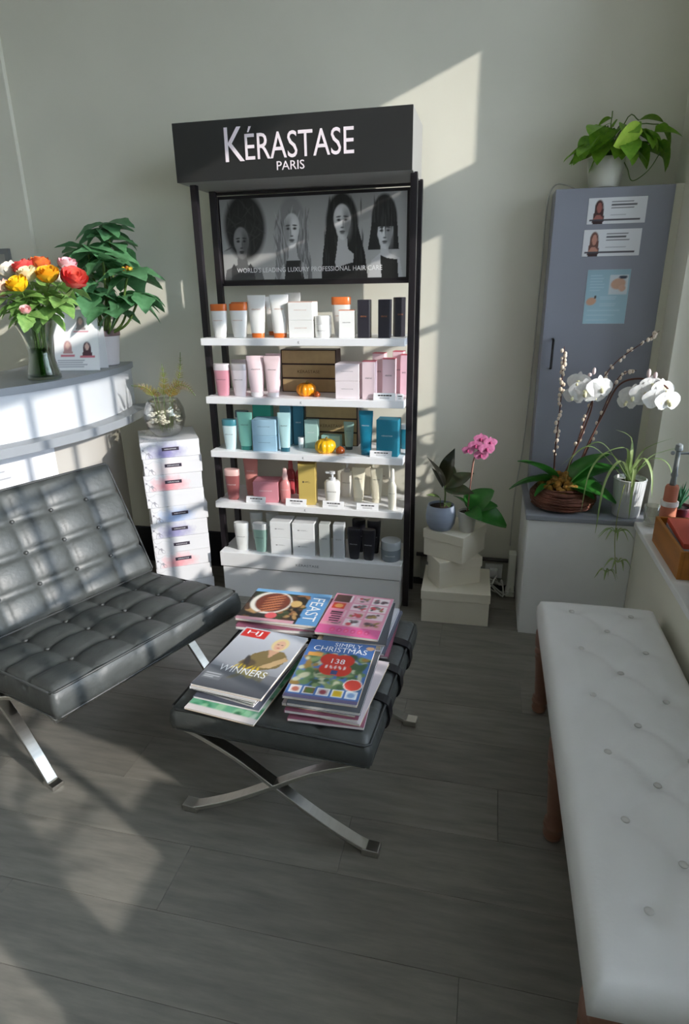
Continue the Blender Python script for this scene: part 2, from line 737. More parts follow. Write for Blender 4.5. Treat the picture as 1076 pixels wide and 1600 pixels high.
# skirtings
struct('baseboard_back', MB().box(-.30, .2, WY - .014, WY, 0, .138).box(.2, .7, WY - .014, WY, 0, .138), M_trimw, bevel=.003)
struct('baseboard_left', MB().box(-2.36, -1.20, WY - .018, WY, 0, .185), M_dark, bevel=.003)
# pavement outside
struct('trim_3', MB().box(1.0, 14, -14, 12, -.2, -.1), mat('pavement', (150, 148, 144), .9, vary=.08))

# ================================================================ RECEPTION DESK
DC, DR = Vector((-3.049, 2.571)), 1.25


def arc_wall(mb, r0, r1, z0, z1, a0, a1, n=48):
    vs, fs = [], []
    for i in range(n + 1):
        a = a0 + (a1 - a0) * i / n
        for r, z in ((r1, z0), (r1, z1), (r0, z1), (r0, z0)):
            vs.append((DC.x + r * math.cos(a), DC.y + r * math.sin(a), z))
    for i in range(n):
        for k in range(4):
            k2 = (k + 1) % 4
            fs.append((i * 4 + k, (i + 1) * 4 + k, (i + 1) * 4 + k2, i * 4 + k2))
    fs += [(0, 1, 2, 3), (n * 4 + 3, n * 4 + 2, n * 4 + 1, n * 4)]
    return mb.add(vs, fs)


M_deskw = mat('desk_white_laminate', (194, 197, 202), .3)
M_deskg = mat('desk_grey_laminate', (140, 144, 149), .35)
M_desklow = mat('desk_lower_panel', (186, 182, 176), .4)
desk = thing('reception_desk', 'curved white reception desk with grey ledge and grey top', 'desk', (DC.x, DC.y, 0))
A0, A1 = R(-78), R(23.6)


def dpart(name, r0, r1, z0, z1, m, a0=A0, a1=A1):
    mb = arc_wall(MB(), r0, r1, z0, z1, a0, a1)
    mb.v = [(v[0] - DC.x, v[1] - DC.y, v[2]) for v in mb.v]
    return part(name, mb, m, desk, 'auto')


dpart('desk_top', DR - .52, DR + .012, 1.12, 1.15, M_deskg)
dpart('front_panel', DR - .03, DR, .925, 1.12, M_deskw)
dpart('ledge', DR - .13, DR + .085, .89, .928, M_deskg, A0, R(21.5))
dpart('lower_panel', DR - .13, DR - .10, 0.0, .89, M_desklow)
dpart('plinth', DR - .15, DR - .13, 0.0, .08, M_dark)
# paper notice fixed on the lower panel
cv = Canvas(40, 30, (240, 241, 246))
cv.lines(.08, .55, .55, .8, 2, (150, 152, 160), 3, .25)
cv.lines(.08, .8, .2, .45, 3, (200, 202, 210), 5, .3)
cv.rect(.0, 1, .0, .05, (232, 150, 160))
an = R(-20)
def on_arc(u, v):
    return 0
t = thing('paper_notice', 'white paper notice fixed on the lower front of the curved desk', 'notice', (DC.x, DC.y, 0))
mbp = MB()
nx, ny = cv.nx, cv.ny
for j in range(ny + 1):
    for i in range(nx + 1):
        a = R(-31) + R(21) * i / nx
        mbp.v.append(((DR - .0965) * math.cos(a), (DR - .0965) * math.sin(a), .62 + .235 * j / ny))
mbp.f = [(j * (nx + 1) + i, j * (nx + 1) + i + 1, (j + 1) * (nx + 1) + i + 1, (j + 1) * (nx + 1) + i) for j in range(ny) for i in range(nx)]
me = mbp.mesh('printed_sheet', print_mat())
atc = me.color_attributes.new('Col', 'FLOAT_COLOR', 'POINT')
flat = np.ones((len(mbp.v), 4), np.float32)
flat[:, :3] = cv.a.reshape(-1, 3)
atc.data.foreach_set('color', flat.ravel())
link('printed_sheet', me, t)

# grey framed picture on the left wall panel
t = thing('picture_frame', 'grey framed picture on the wall behind the roses', 'picture', (-2.73, WY - .025, 1.59))
part('frame', MB().box(-.215, -.19, -.02, 0, -.14, .14).box(.19, .215, -.02, 0, -.14, .14).box(-.19, .19, -.02, 0, .115, .14).box(-.19, .19, -.02, 0, -.14, -.115), mat('frame_grey', (120, 122, 122), .5), t)
part('picture_panel', MB().box(-.19, .19, -.006, 0, -.115, .115), mat('picture_grey', (176, 174, 168), .6, vary=.1), t)

# ================================================================ DISPLAY STAND
M_blk = mat('stand_black_metal', (34, 30, 34), .35)
M_hdr = mat('header_black_panel', (44, 44, 44), .28, coat=.3)
M_hside = mat('header_side_grey', (150, 150, 148), .5)
M_shelf = mat('shelf_white_laminate', (238, 238, 240), .35)
M_base = M_shelf
M_sign = mat('sign_letters_pearl', (252, 240, 246), .35)
M_mark = mat('grey_print', (120, 122, 126), .5)
ds = thing('display_stand', 'tall black framed display stand with white shelves and black brand header', 'display stand', (-.829, 2.667, 0))
DX, DY = -.829, 2.667


def sp(name, x0, x1, y0, y1, z0, z1, m, parent=None, bevel=.002):
    return part(name, MB().box(x0 - DX, x1 - DX, y0 - DY, y1 - DY, z0, z1), m, parent or ds, bevel=bevel)


for x in (-1.287, -.337):
    sp('post', x - .014, x + .014, 2.733, 2.761, 0, 1.935, M_blk)
    sp('post', x - .014, x + .014, 2.925, 2.953, 0, 1.935, M_blk)
hd = sp('header', -1.322, -.336, 2.667, 2.985, 1.930, 2.146, M_hside)
sp('header_front', -1.322, -.336, 2.662, 2.667, 1.930, 2.146, M_hdr, bevel=.0012)
lettering('K', M_sign, ds, .082, .122, (-1.056 - DX, 2.6615 - DY, 1.995), depth=.003)
lettering('ÉRASTASE', M_sign, ds, .447, .118, (-.787 - DX, 2.6615 - DY, 1.997), depth=.003)
lettering('PARIS', M_sign, ds, .115, .032, (-.823 - DX, 2.6615 - DY, 1.955), depth=.003)
for zb in (1.27, 1.006, .748, .489):
    s_ = sp('shelf', -1.284, -.352, 2.667, 2.955, zb, zb + .032, M_shelf)
    lettering('K', M_mark, ds, .008, .012, (-.82 - DX, 2.6665 - DY, zb + .009))
    sp('shelf_rail', -1.287, -.337, 2.957, 2.969, zb + .002, zb + .022, M_blk)
sp('base_top', -1.284, -.352, 2.667, 2.955, .172, .25, M_base)
sp('base_panel', -1.276, -.358, 2.675, 2.95, 0.0, .165, M_base)
sp('shadow_gap', -1.272, -.362, 2.680, 2.94, .165, .172, M_blk, bevel=0)
lettering('KÉRASTASE', M_mark, ds, .12, .016, (-.82 - DX, 2.6665 - DY, .203))
# poster between the back posts
cv = Canvas(340, 136, (150, 150, 150))
cv.asp = 2.5
cv.grad(0, 1, 0, 1, (178, 178, 176), (150, 150, 148))


def g(v):
    v = int(max(0, min(255, v)))
    return (v, v, v)


def face(fx, fy, k, skin, tilt=0.0, side=1):
    """head with jaw, side shading, brows, eyes, nose and lips; k = scale"""
    cv.ell(fx, fy + .03 * k, .043 * k, .165 * k, g(skin), .12, tilt)
    cv.ell(fx, fy - .075 * k, .031 * k, .125 * k, g(skin), .14, tilt)
    cv.ell(fx + side * .024 * k, fy - .02 * k, .022 * k, .16 * k, g(skin * .62), .9, tilt, .8)
    cv.ell(fx - side * .012 * k, fy + .02 * k, .018 * k, .10 * k, g(skin * 1.12), 1.0, tilt, .7)
    for sg in (-1, 1):
        cv.ell(fx + sg * .018 * k, fy + .058 * k, .0125 * k, .009 * k, g(skin * .35), .6, sg * -.1)
        cv.ell(fx + sg * .0175 * k, fy + .022 * k, .0105 * k, .016 * k, g(skin * .55), .7)
        cv.ell(fx + sg * .0175 * k, fy + .022 * k, .006 * k, .010 * k, g(skin * .22), .5)
    cv.ell(fx + side * .005 * k, fy - .02 * k, .004 * k, .045 * k, g(skin * .72), .8)
    cv.ell(fx, fy - .062 * k, .009 * k, .010 * k, g(skin * .5), .7)
    cv.ell(fx, fy - .108 * k, .0145 * k, .013 * k, g(skin * .42), .5)
    cv.ell(fx, fy - .128 * k, .011 * k, .009 * k, g(skin * .62), .6)


def strands(x0, x1, y0, y1, cols, n, seed, sway=.15):
    rg_ = random.Random(seed)
    for _ in range(n):
        cv.ell(rg_.uniform(x0, x1), rg_.uniform(y0, y1), .0035, .09, g(rg_.choice(cols)), .7, rg_.uniform(-sway, sway), .75)


# first woman: big round hair, bare shoulders, pale strap top
cv.ell(.135, .66, .115, .40, g(40), .22)
strands(.04, .23, .40, .95, (30, 52, 62), 40, 1, 1.2)
cv.poly([(.085, .34), (.135, .34), (.14, .2), (.215, .13), (.23, 0), (.0, 0), (.015, .14), (.08, .2)], g(104))
face(.11, .47, 1.0, 128, .0, 1)
cv.poly([(.045, .16), (.06, .22), (.085, .12), (.13, .12), (.155, .22), (.17, .16), (.18, 0), (.04, 0)], g(70))
# second woman: long wavy fair hair, dark top
cv.ell(.395, .62, .078, .38, g(132), .18)
cv.poly([(.325, .62), (.465, .62), (.495, .25), (.50, 0), (.29, 0), (.30, .25)], g(124))
strands(.30, .49, .0, .80, (98, 150, 172, 110, 84), 120, 2, .35)
cv.poly([(.375, .42), (.415, .42), (.425, .26), (.47, .18), (.475, 0), (.33, 0), (.335, .18), (.37, .26)], g(176))
cv.poly([(.355, .24), (.44, .24), (.455, 0), (.345, 0)], g(44))
face(.393, .60, 1.05, 206, -.12, -1)
strands(.335, .36, .1, .75, (150, 172, 110), 24, 3, .2)
strands(.435, .465, .1, .75, (140, 166, 100), 24, 4, .2)
# third woman: very long dark hair, bare chest with dark top low
cv.ell(.665, .66, .085, .36, g(34), .14)
cv.poly([(.585, .66), (.745, .66), (.785, .3), (.80, 0), (.55, 0), (.56, .3)], g(34))
strands(.57, .78, .02, .9, (24, 44, 58), 60, 5, .12)
cv.poly([(.645, .52), (.69, .52), (.695, .36), (.725, .30), (.72, .10), (.64, .06), (.625, .20), (.635, .34)], g(188))
cv.poly([(.63, .14), (.72, .20), (.735, 0), (.62, 0)], g(36))
face(.667, .68, 1.05, 204, .04, 1)
# fourth woman: sleek bob with full fringe, dark sleeveless top
cv.ell(.885, .68, .066, .30, g(38), .12)
cv.poly([(.822, .68), (.948, .68), (.962, .34), (.80, .34)], g(38))
cv.poly([(.868, .40), (.905, .40), (.91, .30), (.965, .24), (.985, 0), (.80, 0), (.82, .22), (.865, .30)], g(190))
cv.poly([(.865, .28), (.90, .24), (.955, .22), (.96, 0), (.872, 0)], g(36))
face(.888, .54, .98, 198, .06, 1)
cv.poly([(.838, .78), (.94, .78), (.938, .605), (.84, .605)], g(38))
strands(.83, .945, .6, .9, (26, 50, 60), 30, 6, .06)
cv.poly([(.822, .66), (.848, .66), (.846, .36), (.806, .36)], g(36))
cv.poly([(.952, .66), (.932, .66), (.934, .36), (.958, .36)], g(36))
cv.rect(0, 1, 0, .01, (40, 40, 40))
pf = sp('poster_frame', -1.275, -.352, 2.958, 2.966, 1.535, 1.912, M_blk, bevel=0)
po = sheet('poster', cv, .875, .352, ds, (-.829 - DX, 2.9565 - DY, 1.7225))
po['label'] = 'black and white poster of four women with different hair'
lettering("WORLD'S LEADING LUXURY PROFESSIONAL HAIR CARE", mat('poster_white_ink', (245, 245, 245), .5), ds, .70, .021, (-.85 - DX, 2.9555 - DY, 1.582))
sp('poster_rail', -1.28, -.345, 2.94, 2.957, 1.915, 1.926, M_blk, bevel=0)
sp('poster_rail', -1.28, -.345, 2.94, 2.957, 1.524, 1.535, M_blk, bevel=0)

# ---------------------------------------------------------------- products on the shelves
SZ = {1: 1.302, 2: 1.038, 3: .780, 4: .521, 5: .250}
ROW = {0: 2.695, 1: 2.785, 2: 2.842, 3: 2.897}
SN = {1: 'top shelf', 2: 'second shelf', 3: 'third shelf', 4: 'fourth shelf', 5: 'base of the stand'}
INK = {'k': mat('ink_black', (48, 44, 48), .5), 'w': mat('ink_white', (235, 235, 238), .5), 'o': mat('ink_bronze', (190, 120, 80), .5), 'g': mat('ink_grey', (96, 98, 104), .5)}


def pm(c, kind='plastic'):
    n = 'product_%s_%02x%02x%02x' % ((kind,) + tuple(c))
    if kind == 'glass':
        return mat(n, c, .12, trans=.55, ior=1.3, coat=.3)
    if kind == 'card':
        return mat(n, c, .5)
    return mat(n, c, .3, coat=.2)


WRAP = {}


def wrap_text(s, w, h, a, b, n, ink):
    key = (s, round(w, 3), round(h, 4), round(a, 3), round(b, 3), ink)
    if key not in WRAP:
        me = text_mesh(s, INK[ink], res=1).copy()
        for v in me.vertices:
            x = v.co.x * w
            v.co = (x, -b * max(0., 1 - abs(x / a) ** n) ** (1 / n) - .0005, v.co.y * h)
        WRAP[key] = me
    return WRAP[key]


def prod(shelf, kind, x, row, w, h, c, label, group=None, c2=None, ink='k', dz=0.0, yaw=None, txt='KÉRASTASE', d=None):
    z = SZ[shelf] + dz + .0003
    rg = random.Random(int(x * 1000) + shelf)
    yaw = R(rg.uniform(-4, 4)) if yaw is None else R(yaw)
    lab = label + ' on the ' + SN[shelf] if ' on ' not in label and ' behind ' not in label and ' beside ' not in label else label
    nm = {'bain': 'shampoo_bottle', 'tube': 'cream_tube', 'box': 'product_carton', 'spray': 'spray_bottle', 'pump': 'pump_bottle',
          'jar': 'cream_jar', 'card': 'shelf_card'}[kind]
    ct = {'bain': 'bottle', 'tube': 'tube', 'box': 'carton', 'spray': 'bottle', 'pump': 'bottle', 'jar': 'jar', 'card': 'card'}[kind]
    A = w / 2
    D = d or {'bain': w * .55, 'tube': w * .55, 'box': w * .8, 'spray': w * .8, 'pump': w * .6, 'jar': w, 'card': .03}[kind]
    B = D / 2
    t = thing(nm, lab, ct, (x, (2.674 if kind == 'card' else ROW[row] + B), z + (.0008 if kind == 'card' else 0)), 0 if kind == 'card' else yaw, group)
    if kind == 'bain':
        hc = h * .80
        part('body', MB().loft([(0, A * .62, B * .6, 2.6), (.004, A * .70, B * .7, 2.6), (h * .25, A * .80, B * .8, 2.6), (h * .6, A * .93, B * .92, 2.6), (hc, A * .97, B * .97, 2.6)]),
             pm(c, 'glass' if group == 'glass' else 'plastic'), t, 'auto')
        part('cap', MB().loft([(hc, A * .99, B * .99, 2.6), (hc + .004, A, B, 2.6), (h - .003, A, B, 2.6), (h, A * .95, B * .95, 2.6)]), pm(c2 or c), t, 'auto')
        if txt:
            link('lettering', wrap_text(txt, w * .55, h * .035, A * .88, B * .88, 2.6, ink), t, (0, 0, h * .50))
    elif kind == 'tube':
        hc = h * .11
        part('cap', MB().loft([(0, A * .66, B * .75, 2.3), (hc - .003, A * .70, B * .8, 2.3), (hc, A * .66, B * .75, 2.3)]), pm(c2 or c), t, 'auto')
        part('body', MB().loft([(hc, A * .70, B * .84, 2.2), (hc + .006, A * .74, B * .9, 2.2), (h * .5, A * .86, B * .62, 2.2), (h * .85, A * .97, B * .16, 2.2), (h * .9, A, .0022, 2.5), (h, A, .0018, 2.5)]), pm(c), t, 'auto')
        if txt:
            link('lettering', wrap_text(txt, w * .5, h * .03, A * .9, B * .45, 2.2, ink), t, (0, 0, h * .66))
    elif kind == 'box':
        part('body', MB().box(-A, A, -B, B, 0, h), pm(c, 'card'), t, bevel=.0015, segs=1)
        if c2:
            part('top_flap', MB().box(-A * .995, A * .995, -B * .995, B * .995, h, h + .0025), pm(c2, 'card'), t)
        if txt:
            lettering(txt, INK[ink], t, w * .5, min(h * .045, .008), (0, -B - .0004, h * .55))
    elif kind == 'spray':
        part('body', MB().loft([(0, A * .82, B * .82, 2.2), (.004, A * .9, B * .9, 2.2), (h * .35, A, B, 2.2), (h * .58, A * .92, B * .92, 2.2), (h * .68, A * .5, B * .5, 2)]), pm(c), t, 'auto')
        part('cap', MB().loft([(h * .68, A * .52, B * .52, 2), (h * .8, A * .5, B * .5, 2), (h * .82, A * .42, B * .42, 2), (h * .96, A * .4, B * .4, 2), (h, A * .3, B * .3, 2)]), pm(c2 or c), t, 'auto')
        if txt:
            link('lettering', wrap_text(txt, w * .8, h * .02, A, B, 2.2, ink), t, (0, 0, h * .40))
    elif kind == 'pump':
        part('body', MB().loft([(0, A * .75, B * .75, 2.6), (.004, A * .82, B * .82, 2.6), (h * .4, A * .98, B * .98, 2.6), (h * .68, A, B, 2.6), (h * .74, A * .8, B * .8, 2.4)]), pm(c), t, 'auto')
        part('pump_head', MB().loft([(h * .74, A * .45, B * .6, 2), (h * .82, A * .42, B * .6, 2), (h * .83, A * .16, B * .22, 2), (h * .93, A * .16, B * .22, 2), (h * .93, A * .4, B * .45, 2), (h, A * .38, B * .4, 2)]).box(-A * .8, 0, -.006, .006, h * .94, h * .985), pm(c2 or c), t, 'auto')
        if txt:
            link('lettering', wrap_text(txt, w * .6, h * .035, A, B, 2.6, ink), t, (0, 0, h * .42))
    elif kind == 'jar':
        part('body', MB().lathe([(A * .9, 0), (A * .97, .004), (A, h * .3), (A, h * .58), (A * .97, h * .6)], 32), pm(c), t, 'auto')
        part('lid', MB().lathe([(A * .98, h * .6), (A, h * .62), (A, h * .97), (A * .96, h)], 32), pm(c2 or c), t, 'auto')
        if txt:
            link('lettering', wrap_text(txt, w * .5, h * .06, A, A, 2, ink), t, (0, 0, h * .3))
    elif kind == 'card':
        part('card_face', MB().box(-A, A, 0, .0016, 0, h, Matrix.Rotation(R(-18), 4, 'X')), pm((240, 240, 242), 'card'), t)
        part('card_foot', MB().box(-A, A, .0, .011, 0, .0012), pm((240, 240, 242), 'card'), t)
        if txt:
            Mt = Matrix.Rotation(R(-18), 4, 'X')
            bold = MB()
            rgc = random.Random(int(x * 999))
            xx = -w * .30
            while xx < w * .28:
                ln_ = w * rgc.uniform(.07, .16)
                bold.box(xx, min(xx + ln_, w * .32), -.0006, 0, h * .58, h * .74, Mt)
                xx += ln_ + w * .02
            part('heading_print', bold, INK['k'], t)
            cvl = MB()
            for k_ in range(2):
                cvl.box(-w * .22, w * .22, -.0006, 0, h * (.36 - .14 * k_), h * (.40 - .14 * k_), Mt)
            part('small_print', cvl, INK['g'], t)
    return t


WHT, OR_, PNK, LPK, TEAL = (236, 235, 232), (214, 110, 48), (208, 150, 164), (228, 200, 208), (40, 128, 150)
# shelf 1: white and orange
prod(1, 'bain', -1.205, 0, .077, .145, WHT, 'white orange-capped bottle beside the stand post, top shelf', 'orange capped bottles', OR_, 'o')
prod(1, 'bain', -1.111, 0, .083, .146, WHT, 'white orange-capped bottle beside the white tubes, top shelf', 'orange capped bottles', OR_, 'o')
prod(1, 'bain', -1.165, 2, .080, .15, WHT, 'orange-capped bottle half hidden behind the two front bottles, top shelf', 'rear orange capped bottles', OR_, 'o')
prod(1, 'bain', -1.075, 2, .080, .15, WHT, 'orange-capped bottle hidden behind the bottle beside the tubes, top shelf', 'rear orange capped bottles', OR_, 'o')
prod(1, 'tube', -1.024, 0, .084, .180, WHT, 'white tube on an orange cap beside the orange-capped bottle, top shelf', 'white tubes on orange caps', OR_, 'o')
prod(1, 'tube', -.995, 2, .084, .172, WHT, 'white tube standing behind and between the two front tubes, top shelf', 'rear white tubes', OR_, 'o', yaw=14)
prod(1, 'tube', -.919, 0, .084, .181, WHT, 'white tube on an orange cap beside the square white cartons, top shelf', 'white tubes on orange caps', OR_, 'o', yaw=8)
prod(1, 'tube', -.900, 2, .084, .188, WHT, 'tallest white tube, standing behind the tube beside the white cartons', 'rear white tubes', OR_, 'o', yaw=-16)
prod(1, 'box', -.818, 0, .110, .074, WHT, 'lower of two square white jar cartons beside the white tubes, top shelf', None, None, 'o', yaw=2, d=.10)
prod(1, 'box', -.818, 0, .110, .074, WHT, 'upper of two square white jar cartons beside the white tubes, top shelf', None, (228, 190, 176), 'o', dz=.0745, yaw=2, d=.10)
prod(1, 'bain', -.672, 2, .090, .167, WHT, 'tall white bottle with bright orange cap behind the white carton, top shelf', None, (226, 120, 60), 'o')
prod(1, 'jar', -.724, 0, .074, .092, WHT, 'white round jar behind the cartons on the top shelf', None, None, 'g')
prod(1, 'box', -.613, 0, .068, .113, WHT, 'small upright white carton with orange rim', None, (226, 150, 120), 'k', yaw=6)
prod(1, 'box', -.536, 0, .052, .156, (44, 42, 50), 'narrow black carton standing alone', None, None, 'o', yaw=0, d=.05)
prod(1, 'box', -.447, 0, .051, .156, (44, 42, 50), 'narrow black carton beside its turned twin', None, None, 'o', yaw=0, d=.05)
prod(1, 'box', -.398, 1, .046, .163, (44, 42, 52), 'narrow black carton turned at an angle', None, None, 'o', yaw=20, d=.045)
# shelf 2: pinks
prod(2, 'bain', -1.214, 0, .078, .147, (204, 140, 154), 'rosy pink translucent bottle with silvery cap', None, (214, 204, 208), 'k')
prod(2, 'bain', -1.129, 0, .078, .148, (238, 226, 230), 'pale blush bottle with silvery cap', None, (206, 198, 200), 'k')
prod(2, 'bain', -1.185, 2, .078, .150, (204, 140, 154), 'pink silvery-capped bottle behind the rosy translucent bottle, second shelf', 'rear pink bottles', (206, 198, 202))
prod(2, 'bain', -1.10, 2, .078, .150, (204, 140, 154), 'pink silvery-capped bottle behind the pale blush bottle, second shelf', 'rear pink bottles', (206, 198, 202))
prod(2, 'tube', -1.046, 0, .084, .184, (238, 212, 216), 'pale pink tube turned slightly, beside the blush bottle, second shelf', 'pink tubes', (230, 222, 224), yaw=14)
prod(2, 'tube', -.966, 0, .078, .183, (236, 210, 214), 'pale pink tube beside the kraft gift box, second shelf', 'pink tubes', (230, 222, 224))
prod(2, 'tube', -1.01, 2, .078, .180, (236, 210, 214), 'pink tube behind the two front pink tubes on the second shelf', None, (226, 218, 220))
prod(2, 'box', -.611, 0, .108, .078, (234, 222, 226), 'lower of two pale pink jar cartons beside the kraft gift box', None, None, yaw=0, d=.10)
prod(2, 'box', -.611, 0, .108, .076, (234, 222, 226), 'upper of two pale pink jar cartons beside the kraft gift box', None, None, dz=.0785, yaw=0, d=.10)
prod(2, 'box', -.514, 0, .058, .164, (232, 208, 214), 'slim pink carton with red rim beside the pale jar cartons', None, (206, 100, 116), yaw=0, d=.05)
prod(2, 'box', -.440, 1, .058, .166, (232, 208, 214), 'slim pink carton with red rim behind the white shelf card', None, (206, 100, 116), yaw=0, d=.05)
prod(2, 'box', -.494, 2, .056, .185, (232, 208, 214), 'tall pink carton showing between the two slim pink cartons, second shelf', 'rear pink cartons', (200, 96, 112), yaw=-6, d=.05)
prod(2, 'box', -.412, 3, .050, .188, (232, 208, 214), 'tallest pink carton, rearmost beside the stand post, second shelf', 'rear pink cartons', (200, 96, 112), yaw=-6, d=.05)
prod(2, 'box', -.378, 2, .034, .178, (222, 184, 196), 'narrow pink carton beside the stand post, second shelf', None, (204, 104, 118), yaw=0, d=.05)
prod(2, 'card', -.440, 0, .098, .033, WHT, 'white shelf card in front of the pink cartons on the second shelf', txt='BLOND ABSOLU')
prod(2, 'card', -.372, 0, .030, .030, WHT, 'tiny white shelf card beside the stand post on the second shelf', txt='ABSOLU')
# shelf 3: blues and teals
prod(3, 'bain', -1.197, 0, .072, .145, (204, 226, 230), 'pale aqua bottle with teal cap', None, (70, 132, 144))
prod(3, 'bain', -1.190, 2, .070, .160, (196, 214, 220), 'pale bottle with grey-teal cap behind the aqua bottle, third shelf', None, (96, 118, 130))
prod(3, 'tube', -1.117, 0, .076, .181, (150, 222, 204), 'mint green tube with teal foot cap', None, (64, 150, 140))
prod(3, 'box', -1.083, 2, .090, .200, (64, 168, 146), 'emerald green carton behind the mint tube on the third shelf', None, None, 'w', yaw=8)
prod(3, 'box', -1.020, 0, .116, .075, (150, 186, 208), 'lower of two pale blue jar cartons on the third shelf', None, None, yaw=4, d=.09)
prod(3, 'box', -1.020, 0, .116, .075, (156, 190, 210), 'upper of two pale blue jar cartons on the third shelf', None, None, dz=.0755, yaw=4, d=.09)
prod(3, 'tube', -.920, 0, .064, .185, (176, 214, 218), 'slim pale aqua tube with dark teal foot cap', None, (40, 92, 108))
prod(3, 'box', -.955, 2, .058, .192, (112, 166, 184), 'tall blue-grey carton behind the slim aqua tube', None, None, yaw=-8)
prod(3, 'box', -.893, 2, .052, .200, (58, 118, 138), 'tall dark teal carton beside the kraft gift box, third shelf', None, None, 'w', yaw=6)
prod(3, 'jar', -.865, 1, .034, .05, (214, 226, 228), 'tiny pale jar with white lid beside the mint grey carton', None, (236, 236, 236), txt=None)
prod(3, 'box', -.812, 1, .064, .138, (164, 198, 192), 'upright mint grey carton with leaf print beside the yellow pumpkin', None, None, 'w', yaw=0, d=.04)
prod(3, 'box', -.716, 1, .092, .066, (150, 190, 182), 'low mint green carton behind the yellow pumpkin', None, None, 'w', yaw=-2, d=.045)
prod(3, 'tube', -.629, 1, .050, .134, (158, 196, 192), 'small mint travel tube with dark foot cap', None, (44, 66, 76))
prod(3, 'tube', -.530, 0, .068, .205, (26, 126, 156), 'deep teal blue tube with teal cap', None, (22, 104, 132), 'w', yaw=-4)
prod(3, 'box', -.428, 0, .100, .168, (36, 124, 148), 'large deep teal carton beside the teal tube', None, None, 'w', yaw=-2, d=.08)
prod(3, 'bain', -.372, 2, .046, .120, (40, 120, 142), 'small teal bottle with white cap behind the large teal carton', None, (220, 226, 228), txt=None)
prod(3, 'card', -.455, 0, .100, .030, WHT, 'white shelf card in front of the teal tube and carton', txt='RÉSISTANCE')
# shelf 4: rose, gold, cream
prod(4, 'bain', -1.204, 0, .076, .157, (150, 88, 88), 'brownish rose bottle with blush cap', None, (226, 186, 180), 'w')
prod(4, 'tube', -1.140, 1, .080, .188, (222, 148, 140), 'salmon pink tube beside the brownish rose bottle', None, (214, 150, 144), 'w')
prod(4, 'box', -1.031, 0, .126, .105, (206, 136, 148), 'low rose pink jar carton on the fourth shelf', None, None, 'w', yaw=6, d=.10)
prod(4, 'card', -1.073, 0, .100, .033, WHT, 'white shelf card in front of the rose pink jar carton', txt='CHROMA ABSOLU')
prod(4, 'spray', -.931, 0, .054, .173, (218, 140, 140), 'slender coral pink spray bottle with pale nozzle', None, (234, 190, 186), 'w')
prod(4, 'spray', -.948, 2, .05, .192, (190, 76, 84), 'red spray bottle directly behind the coral spray bottle', 'rear red bottles', (196, 96, 100), 'w')
prod(4, 'spray', -.898, 2, .05, .192, (190, 76, 84), 'red spray bottle behind, between coral spray bottle and gold carton', 'rear red bottles', (196, 96, 100), 'w')
prod(4, 'box', -.820, 0, .082, .205, (190, 166, 92), 'tall gold carton on the fourth shelf', None, (160, 132, 52), 'k', yaw=8, d=.07, txt='K')
prod(4, 'card', -.868, 0, .104, .034, WHT, 'white shelf card in front of the gold carton', txt='ELIXIR ULTIME')
prod(4, 'pump', -.695, 0, .075, .170, (238, 237, 233), 'white pump bottle with clear pump head', None, (206, 208, 212))
prod(4, 'pump', -.655, 2, .066, .175, (238, 237, 233), 'white pump bottle behind the front pump bottle', None, (200, 202, 206))
prod(4, 'card', -.683, 0, .104, .033, WHT, 'white shelf card in front of the white pump bottle', txt='DENSIFIQUE')
prod(4, 'tube', -.585, 1, .066, .170, (232, 226, 204), 'cream coloured tube standing beside the white pump bottle', None, (222, 216, 196))
prod(4, 'tube', -.496, 1, .062, .172, (230, 224, 202), 'cream coloured tube standing beside the slim cream spray bottle', None, (222, 216, 196))
prod(4, 'box', -.583, 3, .080, .185, (204, 198, 180), 'tall beige carton behind the cream tube beside the pump bottle', 'rear beige cartons', None, 'k', d=.05)
prod(4, 'box', -.487, 3, .070, .185, (206, 200, 184), 'tall beige carton behind the cream tube beside the cream spray bottle', 'rear beige cartons', None, 'k', d=.05)
prod(4, 'card', -.517, 0, .104, .032, WHT, 'white shelf card in front of the cream tubes', txt='BLOND')
prod(4, 'spray', -.405, 0, .040, .199, (236, 232, 216), 'slim cream spray bottle beside the stand post', None, (232, 230, 222))
# base shelf
prod(5, 'bain', -1.176, 0, .076, .150, (228, 230, 228), 'plain white bottle with white cap', None, (232, 234, 234))
prod(5, 'bain', -1.15, 2, .070, .155, (228, 230, 228), 'white bottle behind the plain white bottle on the base of the stand', 'rear base bottles', (220, 224, 224))
prod(5, 'bain', -1.06, 2, .070, .155, (228, 230, 228), 'white bottle behind the sage green bottle on the base of the stand', 'rear base bottles', (220, 224, 224))
prod(5, 'bain', -1.075, 0, .077, .152, (160, 196, 184), 'sage green bottle with white cap', None, (228, 230, 230))
for x, w, n in ((-.965, .105, 'beside the sage green bottle'), (-.846, .112, 'beside the slim pale cartons')):
    prod(5, 'box', x, 0, w, .086, (228, 230, 232), 'lower square white carton ' + n + ' on the base', None, None, 'g', yaw=3, d=.10, txt='K')
    prod(5, 'box', x, 0, w, .086, (228, 230, 232), 'upper square white carton ' + n + ' on the base', None, None, 'g', yaw=3, dz=.0865, d=.10, txt='K')
prod(5, 'box', -.738, 0, .052, .176, (196, 200, 198), 'slim pale grey carton beside the square white cartons on the base', 'slim pale cartons', None, 'g', yaw=4, d=.05)
prod(5, 'box', -.666, 0, .055, .178, (196, 200, 204), 'slim pale grey carton beside the black bottles on the base', 'slim pale cartons', None, 'g', yaw=4, d=.05)
